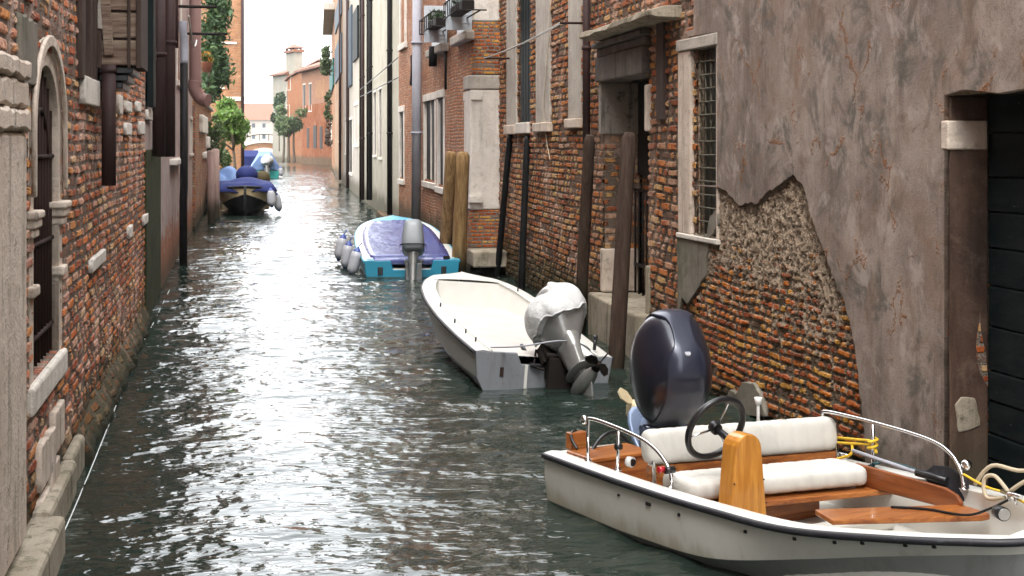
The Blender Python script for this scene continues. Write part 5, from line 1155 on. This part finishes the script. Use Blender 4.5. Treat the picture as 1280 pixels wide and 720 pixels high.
bg=MB().ell((0,0,0),(.33,.4,.3),18,10); o=bg.build('bundle','pole_warm',loc=(.62,56.0,1.25)); tag(o,'small brown bundle behind the blue bundle on the black barge','bundle')
gk='fenders hung along the black barge'
fender((.93,51.9,.35),.62,.16,'white fender hanging against the right bow of the black barge',(0,-4),gk)
fender((1.2,52.4,.18),.62,.15,'outermost tilted fender of the black barge, almost touching the water',(0,-12),gk)
fender((-1.03,51.9,.15),.5,.12,'fender squeezed between the black barge and the mooring post',(0,4),gk)
# ---- far boats
FB=boat('tented_boat','white and green boat under a tall blue tent cover far down the canal',(1.42,107),90)
st=[(0,1.05,.55,1.0,.15,.9,-.1,-.2),(2,1.15,.6,1.1,.15,.9,-.1,-.2),(4.2,1.0,.75,.9,.25,.6,-.05,-.2),(5.4,.6,.9,.5,.4,.3,.1,-.1),(6,.02,1.0,.02,.6,.02,.3,.1)]
hull(FB,st,['hull_pale','hull_green','hull_green'],.2,.3,5.0,(.3,.4,0),'hull_pale','hull_pale',n=18,rubr=.05)
outboard(FB,(-.05,-.15,.7),10,0,1.4,'grey_paint','grey_motor','iron',cover='tarp_grey')
m=MB(); m.loft([[(u,-w,.62),(u,-w*.92,.95),(u,-.42*t,z),(u,.42*t,z),(u,w*.92,.95),(u,w,.62)] for u,w,z,t in ((.05,1.05,1.62,1),(.9,1.12,1.98,1),(3.4,1.05,1.95,1),(5.2,.62,1.2,.6))],cap=True,sm=False)
o=m.build('boat_tent','tarp_sky',bevel=.04); o.matrix_world=Matrix.Translation((1.42,107,0))@Matrix.Rotation(rad(90),4,'Z'); tag(o,'pale blue tent cover over the white and green boat','boat cover')
fender((2.62,106.8,.2),.6,.17,'dark fender on the right side of the tented boat',(0,-8)); 
RBt=boat('red_boat','red boat with a violet cover moored behind the tented boat on the left',(.35,118),90)
st=[(0,.9,.6,.85,.2,.7,-.1,-.2),(3,1.0,.7,.9,.2,.7,-.1,-.2),(5.4,.02,1.0,.02,.5,.02,.3,.1)]
hull(RBt,st,['hull_red','hull_red','hull_red'],.2,.3,4.5,(.2,.5,0),'hull_red','hull_red',n=14,rubr=.04)
m=MB(); m.loft([[(u,-w,.75),(u,-w*.7,z),(u,w*.7,z),(u,w,.75)] for u,w,z in ((.1,.9,1.5),(1,.95,2.0),(4,.7,1.7))],cap=True,sm=False); o=m.build('boat_tent','tarp_blue'); o.matrix_world=Matrix.Translation((.35,118,0))@Matrix.Rotation(rad(90),4,'Z'); tag(o,'violet blue cover on the red boat','boat cover')
# ================================================================== water
def water():
    g=G('canal_water'); p=S(g,g.n('ShaderNodeNewGeometry').outputs['Position'])
    a=g.noise(g.vm('MULTIPLY',p,(.5,1,1)),5.2,2,.5,.4); b=g.noise(g.vm('MULTIPLY',p,(.55,1,1)),15,2,.5,.3); big=g.noise(p,.5,3,.6)
    c=g.mix(big,(.010,.019,.015),(.020,.030,.023))
    g.set(col=c,rough=.035,ior=1.37,spec=.5)
    gust=g.lin(g.noise(g.vm('MULTIPLY',p,(.8,.45,1)),.9,4,.6),.32,.68,.2,1.25); g.bump((a*1.0+b*.26)*gust,1.0,.044); return g.mat
M['water']=water()
rn=np.random.RandomState(5)
ys=np.exp(np.linspace(math.log(5.0),math.log(215),1150)); xs=np.concatenate([np.linspace(-1.7,5.6,220),np.linspace(5.75,14,40)])
X,Y=np.meshgrid(xs,ys); Zw=np.zeros_like(X); amp_m=.65+.5*np.sin(X*.7+Y*.13)*np.sin(Y*.31+1.2)
for i in range(64):
    lam=math.exp(rn.uniform(math.log(.16),math.log(1.5))); th=rn.normal(math.pi/2,.42)+(math.pi if rn.rand()<.4 else 0); k=2*math.pi/lam; am=.0095*lam*rn.uniform(.5,1.0)
    sharp=np.sin(k*(X*math.cos(th)+Y*math.sin(th))+rn.uniform(0,6.28)+.6*np.sin(.9*X+.4*Y*rn.rand()+i)); Zw+=am*(sharp+.25*sharp**2)*np.minimum(1,lam/(Y*.012))**.0*(np.where(Y*.0035>lam,0.4,1))
Zw*=np.clip(amp_m,.35,1.3)*.52
nx,ny=len(xs),len(ys); co=np.stack([X.ravel(),Y.ravel(),Zw.ravel()],1)
I,J=np.meshgrid(np.arange(nx-1),np.arange(ny-1)); a=(J*nx+I).ravel(); q=np.stack([a,a+1,a+nx+1,a+nx],1)
n0=len(co); ext=np.array([(-1500,-30,-.03),(1500,-30,-.03),(1500,3000,-.03),(-1500,3000,-.03)]); 
me=bpy.data.meshes.new('canal_water'); me.vertices.add(n0); me.vertices.foreach_set('co',co.astype(np.float32).ravel())
me.loops.add(q.size); me.loops.foreach_set('vertex_index',q.astype(np.int32).ravel()); me.polygons.add(len(q)); me.polygons.foreach_set('loop_start',np.arange(0,q.size,4,dtype=np.int32)); me.polygons.foreach_set('use_smooth',np.ones(len(q),bool)); me.update(calc_edges=True)
me.materials.append(M['water']); wo=bpy.data.objects.new('canal_water',me); COL.objects.link(wo); tag(wo,kind='structure')
m=MB()
m.add([(-1500,-40,-.05),(1500,-40,-.05),(1500,5.0,-.05),(-1500,5.0,-.05)],[(0,1,2,3)]).add([(-1500,5.0,-.05),(1500,5.0,-.05),(1500,3000,-.05),(-1500,3000,-.05)],[(0,1,2,3)])
w2=m.build('open_water','water',fix=False); tag(w2,kind='structure')
bd=MB().box(-40,60,-30,500,-3.2,-3.0); tag(bd.build('canal_bed','stone_dark'),kind='structure')
# thin haze over the canal
hz=MB().box(-60,70,-12,520,-4.2,24)
hm=bpy.data.materials.new('canal_air'); hm.use_nodes=True; hn=hm.node_tree; hn.nodes.clear(); ho_=hn.nodes.new('ShaderNodeOutputMaterial'); pv=hn.nodes.new('ShaderNodeVolumePrincipled'); pv.inputs['Density'].default_value=.00022; pv.inputs['Color'].default_value=(.93,.95,.97,1); pv.inputs['Anisotropy'].default_value=.2; hn.links.new(pv.outputs[0],ho_.inputs['Volume'])
tag(hz.build('haze',hm),kind='stuff')
# ================================================================== camera, light, world
cam=bpy.data.cameras.new('camera'); co_=bpy.data.objects.new('camera',cam); COL.objects.link(co_)
cam.sensor_width=36; cam.lens=F*36/1280; cam.shift_y=-(360-VY)/1280; cam.clip_end=5000; cam.clip_start=.1
co_.location=(0,0,H); co_.rotation_euler=(rad(90),0,-PSI); scene.camera=co_
SUN_EL,SUN_AZ=62,200   # azimuth measured clockwise from +Y
w=bpy.data.worlds.new('World'); scene.world=w; w.use_nodes=True; nt=w.node_tree; nt.nodes.clear()
out=nt.nodes.new('ShaderNodeOutputWorld'); bg=nt.nodes.new('ShaderNodeBackground'); sky=nt.nodes.new('ShaderNodeTexSky'); sky.sky_type='NISHITA'; sky.sun_disc=False
sky.sun_elevation=rad(SUN_EL); sky.sun_rotation=rad(SUN_AZ); sky.dust_density=4; sky.air_density=1.0
hs=nt.nodes.new('ShaderNodeHueSaturation'); hs.inputs['Saturation'].default_value=.12; hs.inputs['Value'].default_value=1.0
tc=nt.nodes.new('ShaderNodeTexCoord'); nz=nt.nodes.new('ShaderNodeTexNoise'); nz.inputs['Scale'].default_value=2.2; nz.inputs['Detail'].default_value=5
mr=nt.nodes.new('ShaderNodeMapRange'); mr.inputs[1].default_value=.35; mr.inputs[2].default_value=.7; mr.inputs[3].default_value=.55; mr.inputs[4].default_value=.95
mx=nt.nodes.new('ShaderNodeMix'); mx.data_type='RGBA'; mx.inputs[7].default_value=(8.6,8.9,9.2,1)
L=nt.links.new; L(sky.outputs[0],hs.inputs['Color']); L(tc.outputs['Generated'],nz.inputs['Vector']); L(nz.outputs['Fac'],mr.inputs[0]); L(mr.outputs[0],mx.inputs[0]); L(hs.outputs[0],mx.inputs[6]); L(mx.outputs[2],bg.inputs[0]); L(bg.outputs[0],out.inputs[0])
bg.inputs[1].default_value=.15
sl=bpy.data.lights.new('sun','SUN'); sl.energy=.5; sl.angle=rad(18); sl.color=(1,.96,.9); so_=bpy.data.objects.new('sun',sl); COL.objects.link(so_)
az=rad(SUN_AZ); el=rad(SUN_EL); dv=Vector((math.sin(az)*math.cos(el),math.cos(az)*math.cos(el),math.sin(el))); so_.rotation_euler=dv.to_track_quat('Z','Y').to_euler(); so_.location=(0,0,30)
vs=scene.view_settings; vs.view_transform='Standard'; vs.look='None'; vs.exposure=2.12; vs.gamma=1; vs.use_curve_mapping=False
scene.render.engine='CYCLES'; cy=scene.cycles; cy.use_denoising=True; cy.max_bounces=8; cy.diffuse_bounces=4; cy.glossy_bounces=4; cy.transmission_bounces=4; cy.caustics_reflective=False; cy.caustics_refractive=False; cy.sample_clamp_indirect=8
try: cy.denoiser='OPENIMAGEDENOISE'
except Exception: pass
